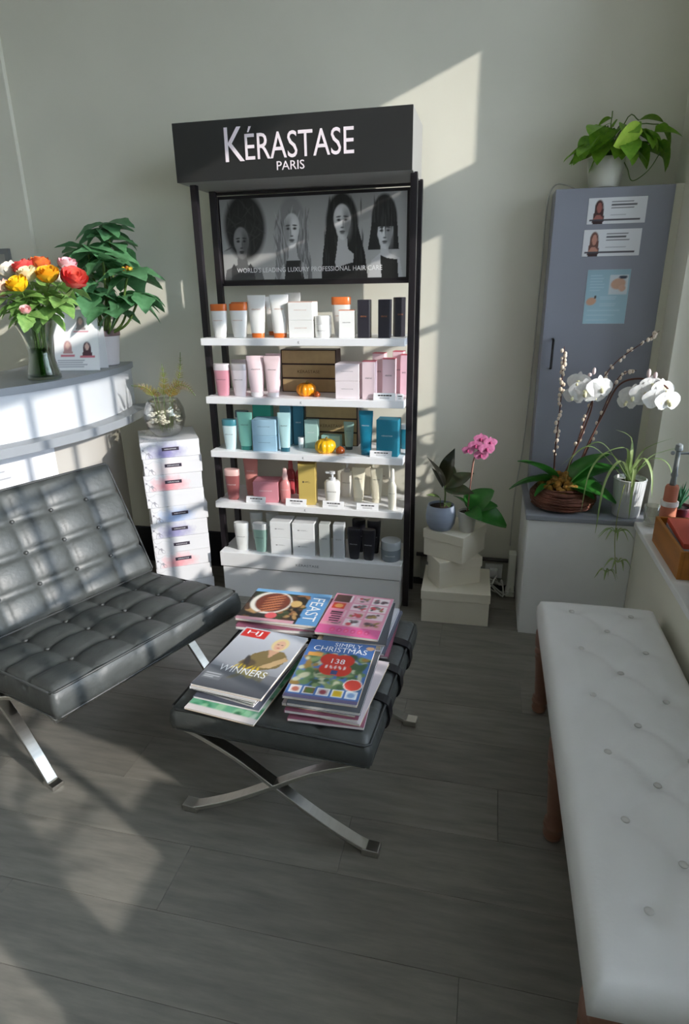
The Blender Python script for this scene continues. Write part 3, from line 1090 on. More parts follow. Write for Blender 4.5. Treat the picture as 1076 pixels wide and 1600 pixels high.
for x, r_, n in ((-.590, 0, 'front black bottle beside the slim pale cartons'), (-.518, 0, 'front black bottle beside the smoky grey jar'), (-.585, 1, 'rear black bottle nearer the slim pale cartons'), (-.508, 1, 'rear black bottle nearer the smoky grey jar')):
    prod(5, 'bain', x, r_, .068, .160 if r_ == 0 else .175, (30, 30, 38), n + ' on the base', 'black bottles on the base', (26, 26, 34), 'w')
prod(5, 'jar', -.413, 0, .098, .100, (120, 130, 138), 'round smoky grey jar with clear lid', None, (172, 180, 186), 'w')

# kraft gift boxes with three drawers
M_kraft = mat('gift_kraft', (178, 154, 112), .55, vary=.05, vscale=30)
M_kedge = mat('gift_dark_edge', (52, 34, 30), .5)
for sh, x, w, h, n in ((2, -.835, .272, .198, 'behind the orange pumpkin on the second shelf'), (3, -.730, .262, .200, 'behind the yellow pumpkin on the third shelf')):
    t = thing('gift_box', 'kraft three-tier gift box with dark edges ' + n, 'box', (x, 2.862, SZ[sh] + .0003))
    part('carcass', MB().box(-w / 2, w / 2, 0, .09, 0, h), M_kedge, t, bevel=.001, segs=1)
    for k in range(3):
        dz = h / 3
        dr = part('drawer', MB().box(-w / 2 + .006, w / 2 - .006, -.003, .0, k * dz + .004, (k + 1) * dz - .004), M_kraft, t)
        if k == 1:
            lettering('KÉRASTASE', mat('gift_gold_ink', (96, 70, 40), .4), dr, .11, .018, (.0, -.0034, k * dz + .024))


def pumpkin(sh, x, y, r, c, label):
    t = thing('toy_pumpkin', label, 'pumpkin', (x, y, SZ[sh] + .0003))
    prof = [(r * .25, .002), (r * .7, 0), (r * .95, r * .3), (r, r * .62), (r * .92, r * .95), (r * .6, r * 1.2), (r * .2, r * 1.16), (.001, r * 1.08)]
    part('rind', MB().lathe(prof, 60, rib=10, ribd=.12), mat('pumpkin_' + str(sh), c, .3, vary=.06), t, True)
    part('stem', MB().tube([(0, 0, r * 1.05), (.003, 0, r * 1.3), (.009, 0, r * 1.45)], [.006, .005, .004], 6), mat('pumpkin_stem', (120, 96, 40), .7), t, True)


pumpkin(2, -.822, 2.765, .046, (228, 142, 20), 'small orange pumpkin in front of the kraft gift box, second shelf')
pumpkin(3, -.727, 2.727, .050, (226, 172, 26), 'small yellow pumpkin on the third shelf')
for sh, x, y, r, c in ((2, -.762, 2.735, .016, (150, 70, 26)), (3, -.652, 2.715, .022, (120, 52, 36))):
    t = thing('chestnut', 'brown chestnut beside the pumpkin on the ' + SN[sh], 'chestnut', (x, y, SZ[sh] + .0003))
    part('shell', MB().lathe([(r * .3, 0), (r * .9, r * .2), (r, r * .7), (r * .75, r * 1.2), (r * .3, r * 1.5), (.001, r * 1.65)], 20), mat('chestnut_shell', c, .25), t, True)
    part('scar', MB().lathe([(r * .3, -.0), (r * .62, .0008), (r * .6, r * .1)], 20), mat('chestnut_scar', (190, 160, 120), .6), t, True)


# ================================================================ LEATHER CHAIR AND OTTOMAN
M_lea = mat('black_leather', (66, 69, 68), .46, vary=.12, vscale=25, bump=.25, bscale=70, spec=.75)
M_pipe = mat('leather_piping', (58, 60, 60), .4)
M_steel = mat('brushed_steel', (196, 194, 188), .28, metal=1.0, vary=.05, vscale=12, stretch=(1, 1, 12))
M_btn = mat('leather_button', (70, 72, 72), .3)
M_strap = mat('black_strap', (24, 24, 28), .5)


def cushion(parent, name, W, D, T, nx, ny, amp, m, loc, rot, k=9, rad=.022, btn=.008, expo=.38):
    mb = MB()
    NX, NY = nx * k, ny * k

    def fold(f, i, n):
        s = math.sin(PI * f)
        if (i == 0 and f < .5) or (i == n - 1 and f > .5):
            s = 1.0
        return max(0., s)

    def top(u, v):
        x, y = (u - .5) * W, v * D
        iu, iv = min(int(u * nx), nx - 1), min(int(v * ny), ny - 1)
        a, b = fold(u * nx - iu, iu, nx), fold(v * ny - iv, iv, ny)
        p = (a * b) ** expo
        # shared seams only dip gently between buttons, buttons pull deepest
        z = amp * (p - 1) + amp * .5 * (a ** .8 - 1) * (1 - b) + .006 * math.sin(PI * u) * math.sin(PI * v)
        e = min(u * W, (1 - u) * W, y, D - y)
        if e < rad:
            z -= rad - math.sqrt(max(0, rad * rad - (rad - e) ** 2))
        return (x, y, z)
    mb.grid(top, NX, NY)
    # skirt
    ring = [(i, 0) for i in range(NX)] + [(NX, j) for j in range(NY)] + [(i, NY) for i in range(NX, 0, -1)] + [(0, j) for j in range(NY, 0, -1)]
    idx = [i * (NY + 1) + j for i, j in ring]
    base = len(mb.v)
    n = len(ring)
    lv = [(.25, .004), (.5, .007), (.75, .004), (.95, .0), (1.0, -.012)]
    cxy = Vector((0, D / 2))
    for f, bul in lv:
        for q, id_ in enumerate(idx):
            x, y, z = mb.v[id_]
            i, j = ring[q]
            nxv = Vector((-1 if i == 0 else (1 if i == NX else 0), -1 if j == 0 else (1 if j == NY else 0)))
            if nxv.length:
                nxv.normalize()
            zz = z + (-T - z) * f
            mb.v.append((x + nxv.x * bul, y + nxv.y * bul, zz))
    prev = idx
    for l in range(len(lv)):
        cur = [base + l * n + q for q in range(n)]
        for q in range(n):
            q2 = (q + 1) % n
            mb.f.append((prev[q], cur[q], cur[q2], prev[q2]))
        prev = cur
    mb.f.append(tuple(prev))
    o = part(name, mb, m, parent, True, loc=loc, rot=rot)
    # piping round both edges
    for zz, nm in ((-rad * .75, 'piping'), (-T + .006, 'piping')):
        a, b, r2 = W / 2 - .001, D, .004
        pts = [(-a, .012, zz), (-a + .012, .001, zz), (a - .012, .001, zz), (a, .012, zz), (a, b - .012, zz), (a - .012, b - .001, zz), (-a + .012, b - .001, zz), (-a, b - .012, zz), (-a, .012, zz)]
        part(nm, MB().tube(pts, .0042, 6), M_pipe, o, True)
    if btn:
        bm_ = MB().sphere((0, 0, 0), btn, 10, sz=(1, 1, .6)).mesh('button', M_btn, True)
        for i in range(1, nx):
            for j in range(1, ny):
                link('button', bm_, o, ((i / nx - .5) * W, j / ny * D, -amp * 1.05 + .006 * math.sin(PI * i / nx) * math.sin(PI * j / ny)))
    return o


# stitched welts along the seams of a cushion (the pale folds seen along each seam)
ch = thing('lounge_chair', 'black tufted leather lounge chair on crossed steel legs', 'chair', (-1.0185, 1.5915, 0), R(68.35))
cushion(ch, 'seat', .755, .56, .105, 5, 4, .017, M_lea, (0, 0, .445), (R(-6), 0, 0))
cushion(ch, 'backrest', .755, .49, .09, 5, 4, .017, M_lea, (0, .475, .402), (R(63.4), 0, 0))
for s in (-1, 1):
    x = .352 * s
    A_ = spline([(x, .165, .012), (x, .235, .09), (x, .345, .20), (x, .50, .30), (x, .655, .45), (x, .80, .80)], 8)
    B_ = spline([(x, .02, .318), (x, .16, .322), (x, .34, .27), (x, .50, .17), (x, .64, .012)], 8)
    part('leg', MB().tube(A_, 0, flat=(.036, .013), upv=(1, 0, 0)), M_steel, ch, bevel=.0015, segs=1)
    part('leg', MB().tube(B_, 0, flat=(.036, .0125), upv=(1, 0, 0)), M_steel, ch, bevel=.0015, segs=1)
    part('foot_pad', MB().box(x - .02, x + .02, .13, .185, 0, .014), M_steel, ch, bevel=.002)
    part('foot_pad', MB().box(x - .02, x + .02, .62, .665, 0, .014), M_steel, ch, bevel=.002)
part('cross_rail', MB().box(-.352, .352, .03, .065, .308, .320), M_steel, ch, bevel=.001)
part('cross_rail', MB().box(-.352, .352, .79, .803, .73, .765), M_steel, ch, bevel=.001)
for k in range(6):
    x = -.28 + .112 * k
    part('strap', MB().tube(spline([(x, .05, .322), (x, .3, .290), (x, .565, .262), (x, .66, .42), (x, .78, .74)], 4), 0, flat=(.04, .004), upv=(1, 0, 0)), M_strap, ch)

ot = thing('ottoman', 'black tufted leather ottoman on curved crossed steel legs', 'ottoman', (-.505, 1.595, 0), R(-4))
OW, OD, OT = .58, .645, .088
cushion(ot, 'seat_cushion', OW, OD, OT, 4, 4, .012, M_lea, (0, -OD / 2, .412), (0, 0, 0))
for s in (-1, 1):
    y = s * .285
    for m_ in (-1, 1):
        C_ = spline([(m_ * .298, y, .008), (m_ * .24, y, .028), (m_ * .13, y, .085), (m_ * .0, y, .168), (-m_ * .12, y, .245), (-m_ * .22, y, .292), (-m_ * .275, y, .312)], 8)
        part('leg', MB().tube([p + Vector((0, .0 if m_ < 0 else .0005, 0)) for p in C_], 0, flat=(.036, .013), upv=(0, 1, 0)), M_steel, ot, bevel=.0015, segs=1)
        part('foot_pad', MB().box(m_ * .285 - .024, m_ * .285 + .024, y - .0195, y + .0195, 0, .022), M_steel, ot, bevel=.002)
for s in (-1, 1):
    part('cross_rail', MB().box(s * .262 - .016, s * .262 + .016, -.285, .285, .306, .318), M_steel, ot, bevel=.001)
for y in (-.13, .02, .17):
    pts = spline([(.20, y, .318), (.275, y, .312), (.300, y, .335), (.300, y, .375), (.292, y, .402), (.24, y, .414), (.20, y, .414)], 4)
    part('strap', MB().tube(pts, 0, flat=(.034, .004), upv=(0, 1, 0)), M_strap, ot)

# ---------------------------------------------------------------- magazines
M_page = mat('magazine_pages', (226, 222, 220), .6, vary=.06, vscale=90, stretch=(1, 1, 40))
M_ptint = [mat('magazine_cover_%d' % i, c, .35) for i, c in enumerate(((206, 196, 200), (92, 96, 110), (200, 180, 150), (214, 214, 220), (150, 90, 110), (80, 84, 90)))]
ZT = .4185


def magazine(label, x, y, z, rz, w, h, t, cover=None, group=None, plain=0):
    o = thing('magazine', label, 'magazine', (x, y, z), R(rz), group)
    part('pages', MB().box(-w / 2 + .001, w / 2 - .0015, -h / 2 + .0015, h / 2 - .0015, .0004, t - .0004), M_page, o)
    part('back_cover', MB().box(-w / 2, w / 2, -h / 2, h / 2, 0, .0004), M_ptint[(plain + 2) % 6], o)
    part('spine', MB().box(-w / 2 - .0006, -w / 2 + .001, -h / 2, h / 2, 0, t), M_ptint[plain % 6], o)
    if cover is None:
        part('front_cover', MB().box(-w / 2, w / 2, -h / 2, h / 2, t - .0004, t), M_ptint[plain % 6], o)
    else:
        sheet('front_cover', cover, w, h, o, (0, 0, t + .0001), (0, 0, 0))
    return o


def cap(o, s, m, w, h, x, y, t, rz=0):
    lettering(s, m, o, w, h, (x, y, t + .0007), (0, 0, rz))


IW, IK, IR = mat('cover_white_ink', (238, 238, 240), .4), mat('cover_black_ink', (40, 36, 40), .4), mat('cover_red_ink', (206, 44, 40), .4)
IY, IP = mat('cover_yellow_ink', (226, 190, 50), .4), mat('cover_pink_ink', (196, 48, 110), .4)
stk = {}


ORD = ['magazine directly below the top one', 'magazine third from the top', 'magazine fourth from the top', 'magazine fifth from the top', 'magazine sixth from the top']


def pile(n, key, x, y, rz, w, h, label, group, seed, dx=(0, 0), base=ZT):
    rg = random.Random(seed)
    z = base
    for k in range(n):
        t = rg.uniform(.006, .011)
        magazine(label.replace('closed magazine', ORD[n - 1 - k]), x + rg.uniform(-.012, .012) + dx[0] * (n - k), y + rg.uniform(-.010, .010) + dx[1] * (n - k), z, rz + rg.uniform(-4, 4), w * rg.uniform(.96, 1.02), h * rg.uniform(.96, 1.02), t, None, group, rg.randrange(6))
        z += t + .0006
    return z


# FEAST (turned so its masthead runs down the +x side)
z = pile(4, 'feast', -.642, 1.800, -90, .222, .285, 'closed magazine in the blue food magazine pile', 'magazines under the food magazine', 11)
cv = Canvas(56, 72, (96, 150, 200))
cv.asp = .78
cv.rect(.06, 1, .0, .74, (44, 38, 32))
cv.speckle(.1, .98, .05, .72, [(90, 60, 40), (150, 100, 60), (60, 70, 40), (180, 140, 90), (30, 28, 26)], 90, .05, 4)
cv.ell(.42, .30, .36, .26, (232, 226, 214), .08)
cv.ell(.42, .32, .31, .22, (120, 58, 40), .1)
for k in range(6):
    cv.ell(.22 + .09 * k, .33, .022, .14, (196, 120, 80), .3, .5)
cv.ell(.40, .62, .10, .07, (214, 176, 110), .2)
cv.ell(.82, .40, .09, .07, (222, 92, 96), .15)
cv.rect(.0, .10, .0, 1, (120, 176, 220))
cv.rect(.92, 1, .0, .72, (214, 160, 170))
o = magazine('blue food magazine with FEAST in white letters', -.640, 1.803, z, -90, .222, .283, .008, cv)
cap(o, 'FEAST', IW, .16, .045, .005, .082, .008)
# pink magazine, upside down
z = pile(5, 'pink', -.376, 1.782, 180, .21, .285, 'closed magazine in the pink crafts magazine pile', 'magazines under the pink magazine', 21, (.004, -.003))
cv = Canvas(56, 74, (222, 150, 172))
cv.asp = .75
cv.rect(0, 1, .80, 1, (214, 96, 150))
rgx = random.Random(5)
for i in range(3):
    for j in range(4):
        x0, y0 = .05 + .31 * i, .04 + .19 * j
        cv.rect(x0, x0 + .28, y0, y0 + .165, rgx.choice([(232, 206, 212), (226, 180, 190), (238, 220, 222), (216, 150, 160)]))
        cv.speckle(x0 + .05, x0 + .23, y0 + .04, y0 + .13, [(200, 70, 80), (120, 110, 110), (236, 230, 230), (150, 120, 70), (90, 60, 70)], 8, .035, i * 7 + j)
for k in range(6):
    cv.ell(.20 + .11 * k, .895, .04, .045, (226, 70, 120) if k % 2 else (202, 60, 120), .25)
    cv.ell(.20 + .11 * k, .90, .018, .022, (222, 120, 160), .3)
cv.rect(.70, .97, .42, .74, (222, 130, 160))
cv.lines(.72, .95, .46, .72, 5, (70, 40, 56), 3, .55)
cv.rect(.74, .95, .25, .40, (206, 60, 40))
cv.ell(.845, .325, .07, .05, (230, 160, 90), .2)
cv.rect(.70, .97, .04, .22, (90, 60, 56))
o = magazine('pink crafts magazine lying upside down on the ottoman', -.386, 1.790, z, 178, .208, .275, .008, cv)
# HJ
g_lo = Canvas(40, 56, (110, 176, 140))
g_lo.asp = .72
g_lo.speckle(0, 1, 0, 1, [(60, 140, 100), (150, 200, 160), (40, 110, 70), (190, 214, 190), (96, 170, 120)], 120, .06, 9)
g_lo.rect(0, 1, 0, .06, (216, 206, 204))
magazine('green patterned magazine at the bottom of the pile under the salon magazine', -.630, 1.425, ZT, -8, .215, .34, .006, g_lo)
z = pile(4, 'hj', -.637, 1.468, -8, .212, .315, 'closed magazine in the grey salon magazine pile', 'magazines under the salon magazine', 31, (.003, -.003), ZT + .0068)
cv = Canvas(64, 90, (186, 188, 198))
cv.asp = .7
cv.grad(0, 1, 0, 1, (110, 112, 118), (206, 208, 216))
cv.grad(0, 1, 0, .32, (78, 80, 86), (120, 122, 128))
cv.rect(.02, .42, .84, .985, (212, 48, 44))
cv.poly([(.45, .60), (.62, .70), (.82, .70), (.95, .60), (.90, .44), (.70, .36), (.42, .34), (.34, .42)], (128, 110, 70))
cv.poly([(.60, .69), (.68, .56), (.76, .69)], (206, 160, 130))
cv.poly([(.90, .62), (.97, .58), (.80, .42), (.66, .40), (.68, .44)], (196, 164, 120))
cv.ell(.70, .80, .12, .11, (226, 204, 150), .15)
cv.ell(.70, .785, .075, .085, (222, 176, 148), .12)
for sgn in (-1, 1):
    cv.ell(.70 + sgn * .03, .80, .016, .008, (90, 60, 50), .5)
cv.ell(.70, .745, .025, .010, (190, 80, 80), .4)
cv.ell(.48, .44, .10, .06, (96, 80, 60), .3)
cv.ell(.44, .46, .04, .10, (66, 60, 56), .3, .3)
cv.speckle(.4, .8, .2, .36, [(150, 140, 90), (110, 106, 90)], 12, .05, 3)
for k in range(6):
    cv.ell(.34 + .065 * k, .36 + .01 * (k % 2), .012, .045, (222, 190, 50), .4, -.5 + .35 * (k % 3))
cv.rect(.04, .30, .12, .22, (120, 122, 126))
cv.lines(.05, .28, .13, .21, 3, (196, 196, 200), 2, .4)
o = magazine('grey salon magazine with red HJ badge and WINNERS in white letters', -.632, 1.470, z, -7, .220, .325, .007, cv)
cap(o, 'HJ', IW, .050, .028, -.064, .1195, .007)
cap(o, 'WINNERS', IW, .150, .030, .0, -.078, .007)
# SIMPLY CHRISTMAS
z = pile(5, 'xmas', -.380, 1.458, -2, .208, .292, 'closed magazine in the Christmas magazine pile', 'magazines under the Christmas magazine', 41, (.004, -.004))
cv = Canvas(64, 90, (72, 112, 172))
cv.asp = .71
cv.speckle(.05, .95, .2, .75, [(80, 110, 70), (130, 150, 100), (190, 190, 160), (60, 90, 60), (150, 120, 60), (100, 130, 90)], 130, .05, 12)
cv.rect(0, 1, .78, 1, (66, 108, 170))
cv.rect(0, 1, 0, .05, (104, 96, 130))
for cx, cy in ((.42, .66), (.62, .66), (.46, .50), (.62, .50), (.53, .58)):
    cv.ell(cx, cy, .15, .105, (206, 52, 36), .1)
cv.rect(.50, .58, .42, .48, (50, 70, 120))
for k in range(5):
    cv.ell(.40 + .065 * k, .535, .016, .03, (226, 206, 206), .4, .4 * (k % 2))
cv.ell(.86, .28, .13, .095, (232, 226, 220), .06)
cv.ell(.86, .28, .115, .083, (228, 76, 62), .08)
cv.ell(.93, .93, .06, .035, (226, 180, 140), .1)
cv.rect(.05, .28, .70, .76, (224, 160, 80))
for k, c in enumerate(((226, 210, 206), (120, 100, 60), (200, 190, 190), (222, 196, 80), (196, 210, 226))):
    cv.rect(.04 + .19 * k, .20 + .19 * k, .07, .18, (232, 232, 232))
    cv.rect(.055 + .19 * k, .185 + .19 * k, .08, .17, c)
    cv.ell(.12 + .19 * k, .125, .05, .035, ((190, 110, 90), (90, 120, 60), (150, 70, 80), (220, 180, 40), (120, 150, 190))[k], .3)
o = magazine('blue Christmas magazine with a red bow and green wreath on the cover', -.386, 1.462, z, 0, .205, .292, .008, cv)
cap(o, 'SIMPLY', IW, .085, .020, .02, .118, .008)
cap(o, 'CHRISTMAS', IW, .165, .026, .0, .088, .008)
cap(o, '138', IW, .040, .024, .008, .028, .0082)

# ================================================================ BENCH
M_fab = mat('bench_cream_fabric', (228, 228, 228), .42, vary=.03, vscale=6, bump=.08, bscale=120, coat=.12)
M_wood = mat('bench_turned_wood', (128, 92, 76), .45, vary=.2, vscale=9, stretch=(1, 1, .2))
bx0, bx1, by0, by1 = .222, .612, .735, 2.075
be = thing('bench', 'long cream button-tufted bench on turned wooden legs', 'bench', (.417, 1.405, 0))
BTN = [(-.089 + .002 * k, y - 1.405) for k, y in enumerate((1.99, 1.755, 1.52, 1.295, 1.09, .885))] + [(.10, y - 1.405) for y in (1.99, 1.765, 1.525, 1.30, 1.09, .885)] + [(.007, y - 1.405) for y in (1.875, 1.64, 1.41, 1.205, 1.0)]
BWd, BDd, BT = bx1 - bx0, by1 - by0, .085
mb = MB()


def btop(u, v):
    x, y = (u - .5) * BWd, (v - .5) * BDd
    z = .018 * min(1, math.sin(PI * u) * 1.6) * min(1, math.sin(PI * v) * 4)
    for bx, by in BTN:
        d2 = (x - bx) ** 2 + (y - by) ** 2
        if d2 < .03:
            z -= .014 * math.exp(-d2 / .0011)
    # diagonal folds between neighbouring buttons
    e = min((u) * BWd, (1 - u) * BWd, v * BDd, (1 - v) * BDd)
    r_ = .03
    if e < r_:
        z -= r_ - math.sqrt(max(0, r_ * r_ - (r_ - e) ** 2))
    return (x, y, z)


NXb, NYb = 44, 120
mb.grid(btop, NXb, NYb)
# fold creases: lower vertices near segments joining diagonal neighbours
segs_ = []
for i, a in enumerate(BTN):
    for b in BTN[i + 1:]:
        dd = math.hypot(a[0] - b[0], a[1] - b[1])
        if .12 < dd < .165:
            segs_.append((a, b))
for q in range((NXb + 1) * (NYb + 1)):
    x, y, zz = mb.v[q]
    dmin = 1
    for a, b in segs_:
        ax, ay = b[0] - a[0], b[1] - a[1]
        tt = max(0, min(1, ((x - a[0]) * ax + (y - a[1]) * ay) / (ax * ax + ay * ay)))
        dmin = min(dmin, math.hypot(x - a[0] - ax * tt, y - a[1] - ay * tt))
    mb.v[q] = (x, y, zz - .004 * math.exp(-(dmin / .009) ** 2))
ring = [(i, 0) for i in range(NXb)] + [(NXb, j) for j in range(NYb)] + [(i, NYb) for i in range(NXb, 0, -1)] + [(0, j) for j in range(NYb, 0, -1)]
prev = [i * (NYb + 1) + j for i, j in ring]
for zz, ins in ((-.05, 0), (-BT + .012, 0), (-BT, .012)):
    cur = []
    for q, (i, j) in enumerate(ring):
        x, y, _ = mb.v[i * (NYb + 1) + j]
        sx = 1 - 2 * ins / BWd
        sy = 1 - 2 * ins / BDd
        mb.v.append((x * sx, y * sy, zz))
        cur.append(len(mb.v) - 1)
    for q in range(len(ring)):
        q2 = (q + 1) % len(ring)
        mb.f.append((prev[q], cur[q], cur[q2], prev[q2]))
    prev = cur
mb.f.append(tuple(prev))
cu = part('seat_cushion', mb, M_fab, be, True, loc=(0, 0, .447))
bme = MB().sphere((0, 0, 0), .009, 12, sz=(1, 1, .4)).mesh('button', mat('bench_button', (208, 207, 204), .5), True)
for bx, by in BTN:
    link('button', bme, cu, (bx, by, .0035))
part('apron', MB().box(-BWd / 2 + .008, BWd / 2 - .008, -BDd / 2 + .008, BDd / 2 - .008, .335, .362), M_wood, be, bevel=.004)
prof = [(.015, 0), (.019, .004), (.021, .02), (.017, .035), (.022, .042), (.022, .05), (.016, .056), (.021, .064), (.015, .072), (.018, .10), (.024, .22), (.026, .235), (.020, .243), (.028, .252), (.028, .262), (.020, .270), (.029, .282), (.030, .335)]
legm = MB().lathe([(r_ * 1.3, z_) for r_, z_ in prof], 20).mesh('leg', M_wood, True)
for x in (-.155, .150):
    for y in (2.03, 1.45, .79):
        link('leg', legm, be, (x, y - 1.405, 0))

# ================================================================ RADIATOR COVER, WALL CABINET
M_rad = mat('cover_white_panel', (234, 235, 236), .5, vary=.02)
M_slab = mat('cover_grey_slab', (140, 144, 152), .35, vary=.05)
rc = thing('radiator_cover', 'white boxed radiator cover with grey stone-look top', 'cabinet', (.42, 2.59, 0))
part('front_panel', MB().box(-.215, .219, 0, .02, 0, .555), M_rad, rc, bevel=.002)
part('side_panel', MB().box(-.217, -.199, .0205, .47, 0, .555), M_rad, rc, bevel=.002)
part('top_slab', MB().box(-.225, .275, -.006, .475, .5555, .578), M_slab, rc, bevel=.003)
M_cab = mat('cabinet_blue_grey', (142, 145, 157), .42)
cb = thing('wall_cabinet', 'tall blue-grey cabinet standing on the radiator cover', 'cabinet', (.444, 2.930, .579))
part('carcass', MB().box(-.224, .224, 0, .146, 0, 1.292), M_cab, cb, bevel=.0015)
part('filler_strip', MB().box(.2245, .2555, -.012, .0, 0, 1.292), M_wallr, cb)
dr = part('door', MB().box(-.2235, .2235, -.019, -.001, .002, 1.290), M_cab, cb, bevel=.0015)
part('handle', MB().tube(spline([(-.180, -.020, .579), (-.180, -.042, .583), (-.180, -.045, .593), (-.180, -.045, .69), (-.180, -.042, .70), (-.180, -.020, .704)], 4), .0055, 8), mat('handle_black', (24, 24, 26), .4), dr, True)


def hair_card(seed, skin, hair):
    c = Canvas(64, 30, (226, 228, 232))
    c.asp = 2.2
    c.ell(.19, .62, .075, .30, hair, .15)
    c.poly([(.12, .6), (.27, .6), (.29, .1), (.09, .05)], hair)
    c.poly([(.16, .35), (.22, .35), (.28, .2), (.28, .0), (.10, .0), (.10, .2)], skin)
    c.ell(.195, .62, .042, .20, skin, .15)
    c.rect(.10, .28, 0, .12, (60, 40, 44))
    c.lines(.40, .93, .55, .88, 3, (90, 92, 100), seed, .35)
    c.lines(.40, .80, .28, .46, 2, (180, 182, 188), seed + 1, .3)
    c.rect(.04, .92, .13, .17, (70, 70, 78))
    return c


for i, (x, zc, h, lab, sk, hr) in enumerate(((.4605, 1.783, .096, 'white card with a dark-haired woman, upper of two on the cabinet door', (160, 96, 88), (70, 40, 40)), (.455, 1.664, .101, 'white card with a brown-haired woman, lower of two on the cabinet door', (196, 140, 122), (110, 74, 64)))):
    t = thing('salon_card', lab, 'card', (x, 2.9095, zc))
    part('card_stock', MB().box(-.110, .110, .0, .001, -h / 2, h / 2), mat('card_stock', (226, 228, 232), .5), t)
    sheet('printed_face', hair_card(i + 3, sk, hr), .2195, h, t, (0, -.0004, 0))
c = Canvas(44, 56, (158, 190, 206))
c.asp = .78
c.grad(0, 1, 0, 1, (168, 204, 220), (150, 182, 196))
c.rect(.54, .97, .55, .90, (206, 214, 220))
c.ell(.74, .74, .17, .10, (206, 164, 140), .2, .2)
c.ell(.84, .66, .08, .06, (214, 172, 150), .2)
c.ell(.84, .86, .10, .03, (60, 70, 90), .3)
c.ell(.15, .42, .12, .07, (206, 160, 134), .25, .3)
c.ell(.24, .50, .03, .03, (70, 60, 60), .3)
c.lines(.08, .48, .6, .92, 6, (176, 204, 216), 3, .3)
c.lines(.35, .92, .32, .52, 5, (182, 208, 220), 4, .3)
c.lines(.08, .92, .05, .27, 5, (186, 214, 226), 6, .3)
t = thing('treatment_poster', 'light blue leaflet with photos of hands on the cabinet door', 'poster', (.4605, 2.9095, 1.4545))
part('card_stock', MB().box(-.084, .084, 0, .001, -.1075, .1075), MATS['card_stock'], t)
sheet('printed_face', c, .1675, .2145, t, (0, -.0004, 0))
# power cable down the wall
pts = spline([(.33, 3.055, 1.8755), (.275, 3.06, 1.902), (.222, 3.066, 1.902), (.200, 3.072, 1.82), (.199, 3.072, 1.55), (.197, 3.072, 1.18), (.186, 3.072, .76), (.165, 3.072, .49), (.165, 3.072, .23)], 8)
tag(part('power_cable', MB().tube(pts, .0032, 6), mat('cable_white', (196, 196, 186), .5), None, True), 'thin pale power cable running down the wall beside the cabinet', 'cable')
# pipe and sockets low on the wall
tag(part('heating_pipe', MB().tube([(-.32, 3.05, .152), (.19, 3.05, .152)], .011, 10), mat('pipe_dark', (74, 72, 70), .5), None, True), 'dark heating pipe along the skirting behind the white boxes', 'pipe')
t = thing('wall_socket', 'white wall socket low behind the stacked white boxes', 'socket', (.09, 3.066, .085))
part('plate', MB().box(-.045, .045, -.012, 0, -.04, .04), M_white, t, bevel=.003)
part('plug', MB().box(-.02, .02, -.045, -.012, -.02, .02), M_white, t, bevel=.004)
t = thing('timer_box', 'tall white timer box fixed beside the radiator cover', 'box', (.176, 2.97, 0))
part('case', MB().box(-.018, .018, -.03, .03, .03, .235), mat('timer_white', (214, 214, 204), .5), t, bevel=.004)
part('base', MB().box(-.022, .022, -.034, .034, .0, .03), mat('timer_white', (214, 214, 204), .5), t, bevel=.004)
mb = MB()
rg = random.Random(3)
pts = [(.105, 3.00, .085)] + [(.10 + rg.uniform(-.05, .05), 2.93 + rg.uniform(-.05, .05), .012 + rg.uniform(0, .09)) for _ in range(14)] + [(.15, 2.92, .02), (.175, 2.935, .05)]
tag(part('coiled_cord', MB().tube(spline(pts, 6), .004, 6), mat('cord_white', (206, 206, 200), .5), None, True), 'tangle of white cord on the floor beside the white boxes', 'cord')

# ================================================================ WHITE STORAGE BOXES
M_box = mat('box_cream_card', (226, 220, 204), .6, vary=.02)
M_boxw = mat('box_white_card', (226, 226, 228), .6, vary=.02)


def lidbox(label, loc, rz, w, d, h, lid, m, name='storage_box', group=None):
    t = thing(name, label, 'box', loc, R(rz), group)
    part('body', MB().box(-w / 2, w / 2, -d / 2, d / 2, 0, h - lid * .6), m, t, bevel=.0012, segs=1)
    part('lid', MB().box(-w / 2 - .004, w / 2 + .004, -d / 2 - .004, d / 2 + .004, h - lid, h), m, t, bevel=.0015, segs=1)
    return t


lidbox('large cream lidded box on the floor, bottom of its stack', (-.091, 2.752, 0), 1.5, .312, .285, .165, .045, M_box)
lidbox('middle cream lidded box of the stack, turned at an angle', (-.105, 2.742, .1655), 30, .215, .13, .135, .05, M_box)
lidbox('top cream lidded box of the stack, under the two small plants', (-.110, 2.775, .301), -25.5, .205, .225, .132, .045, M_box)

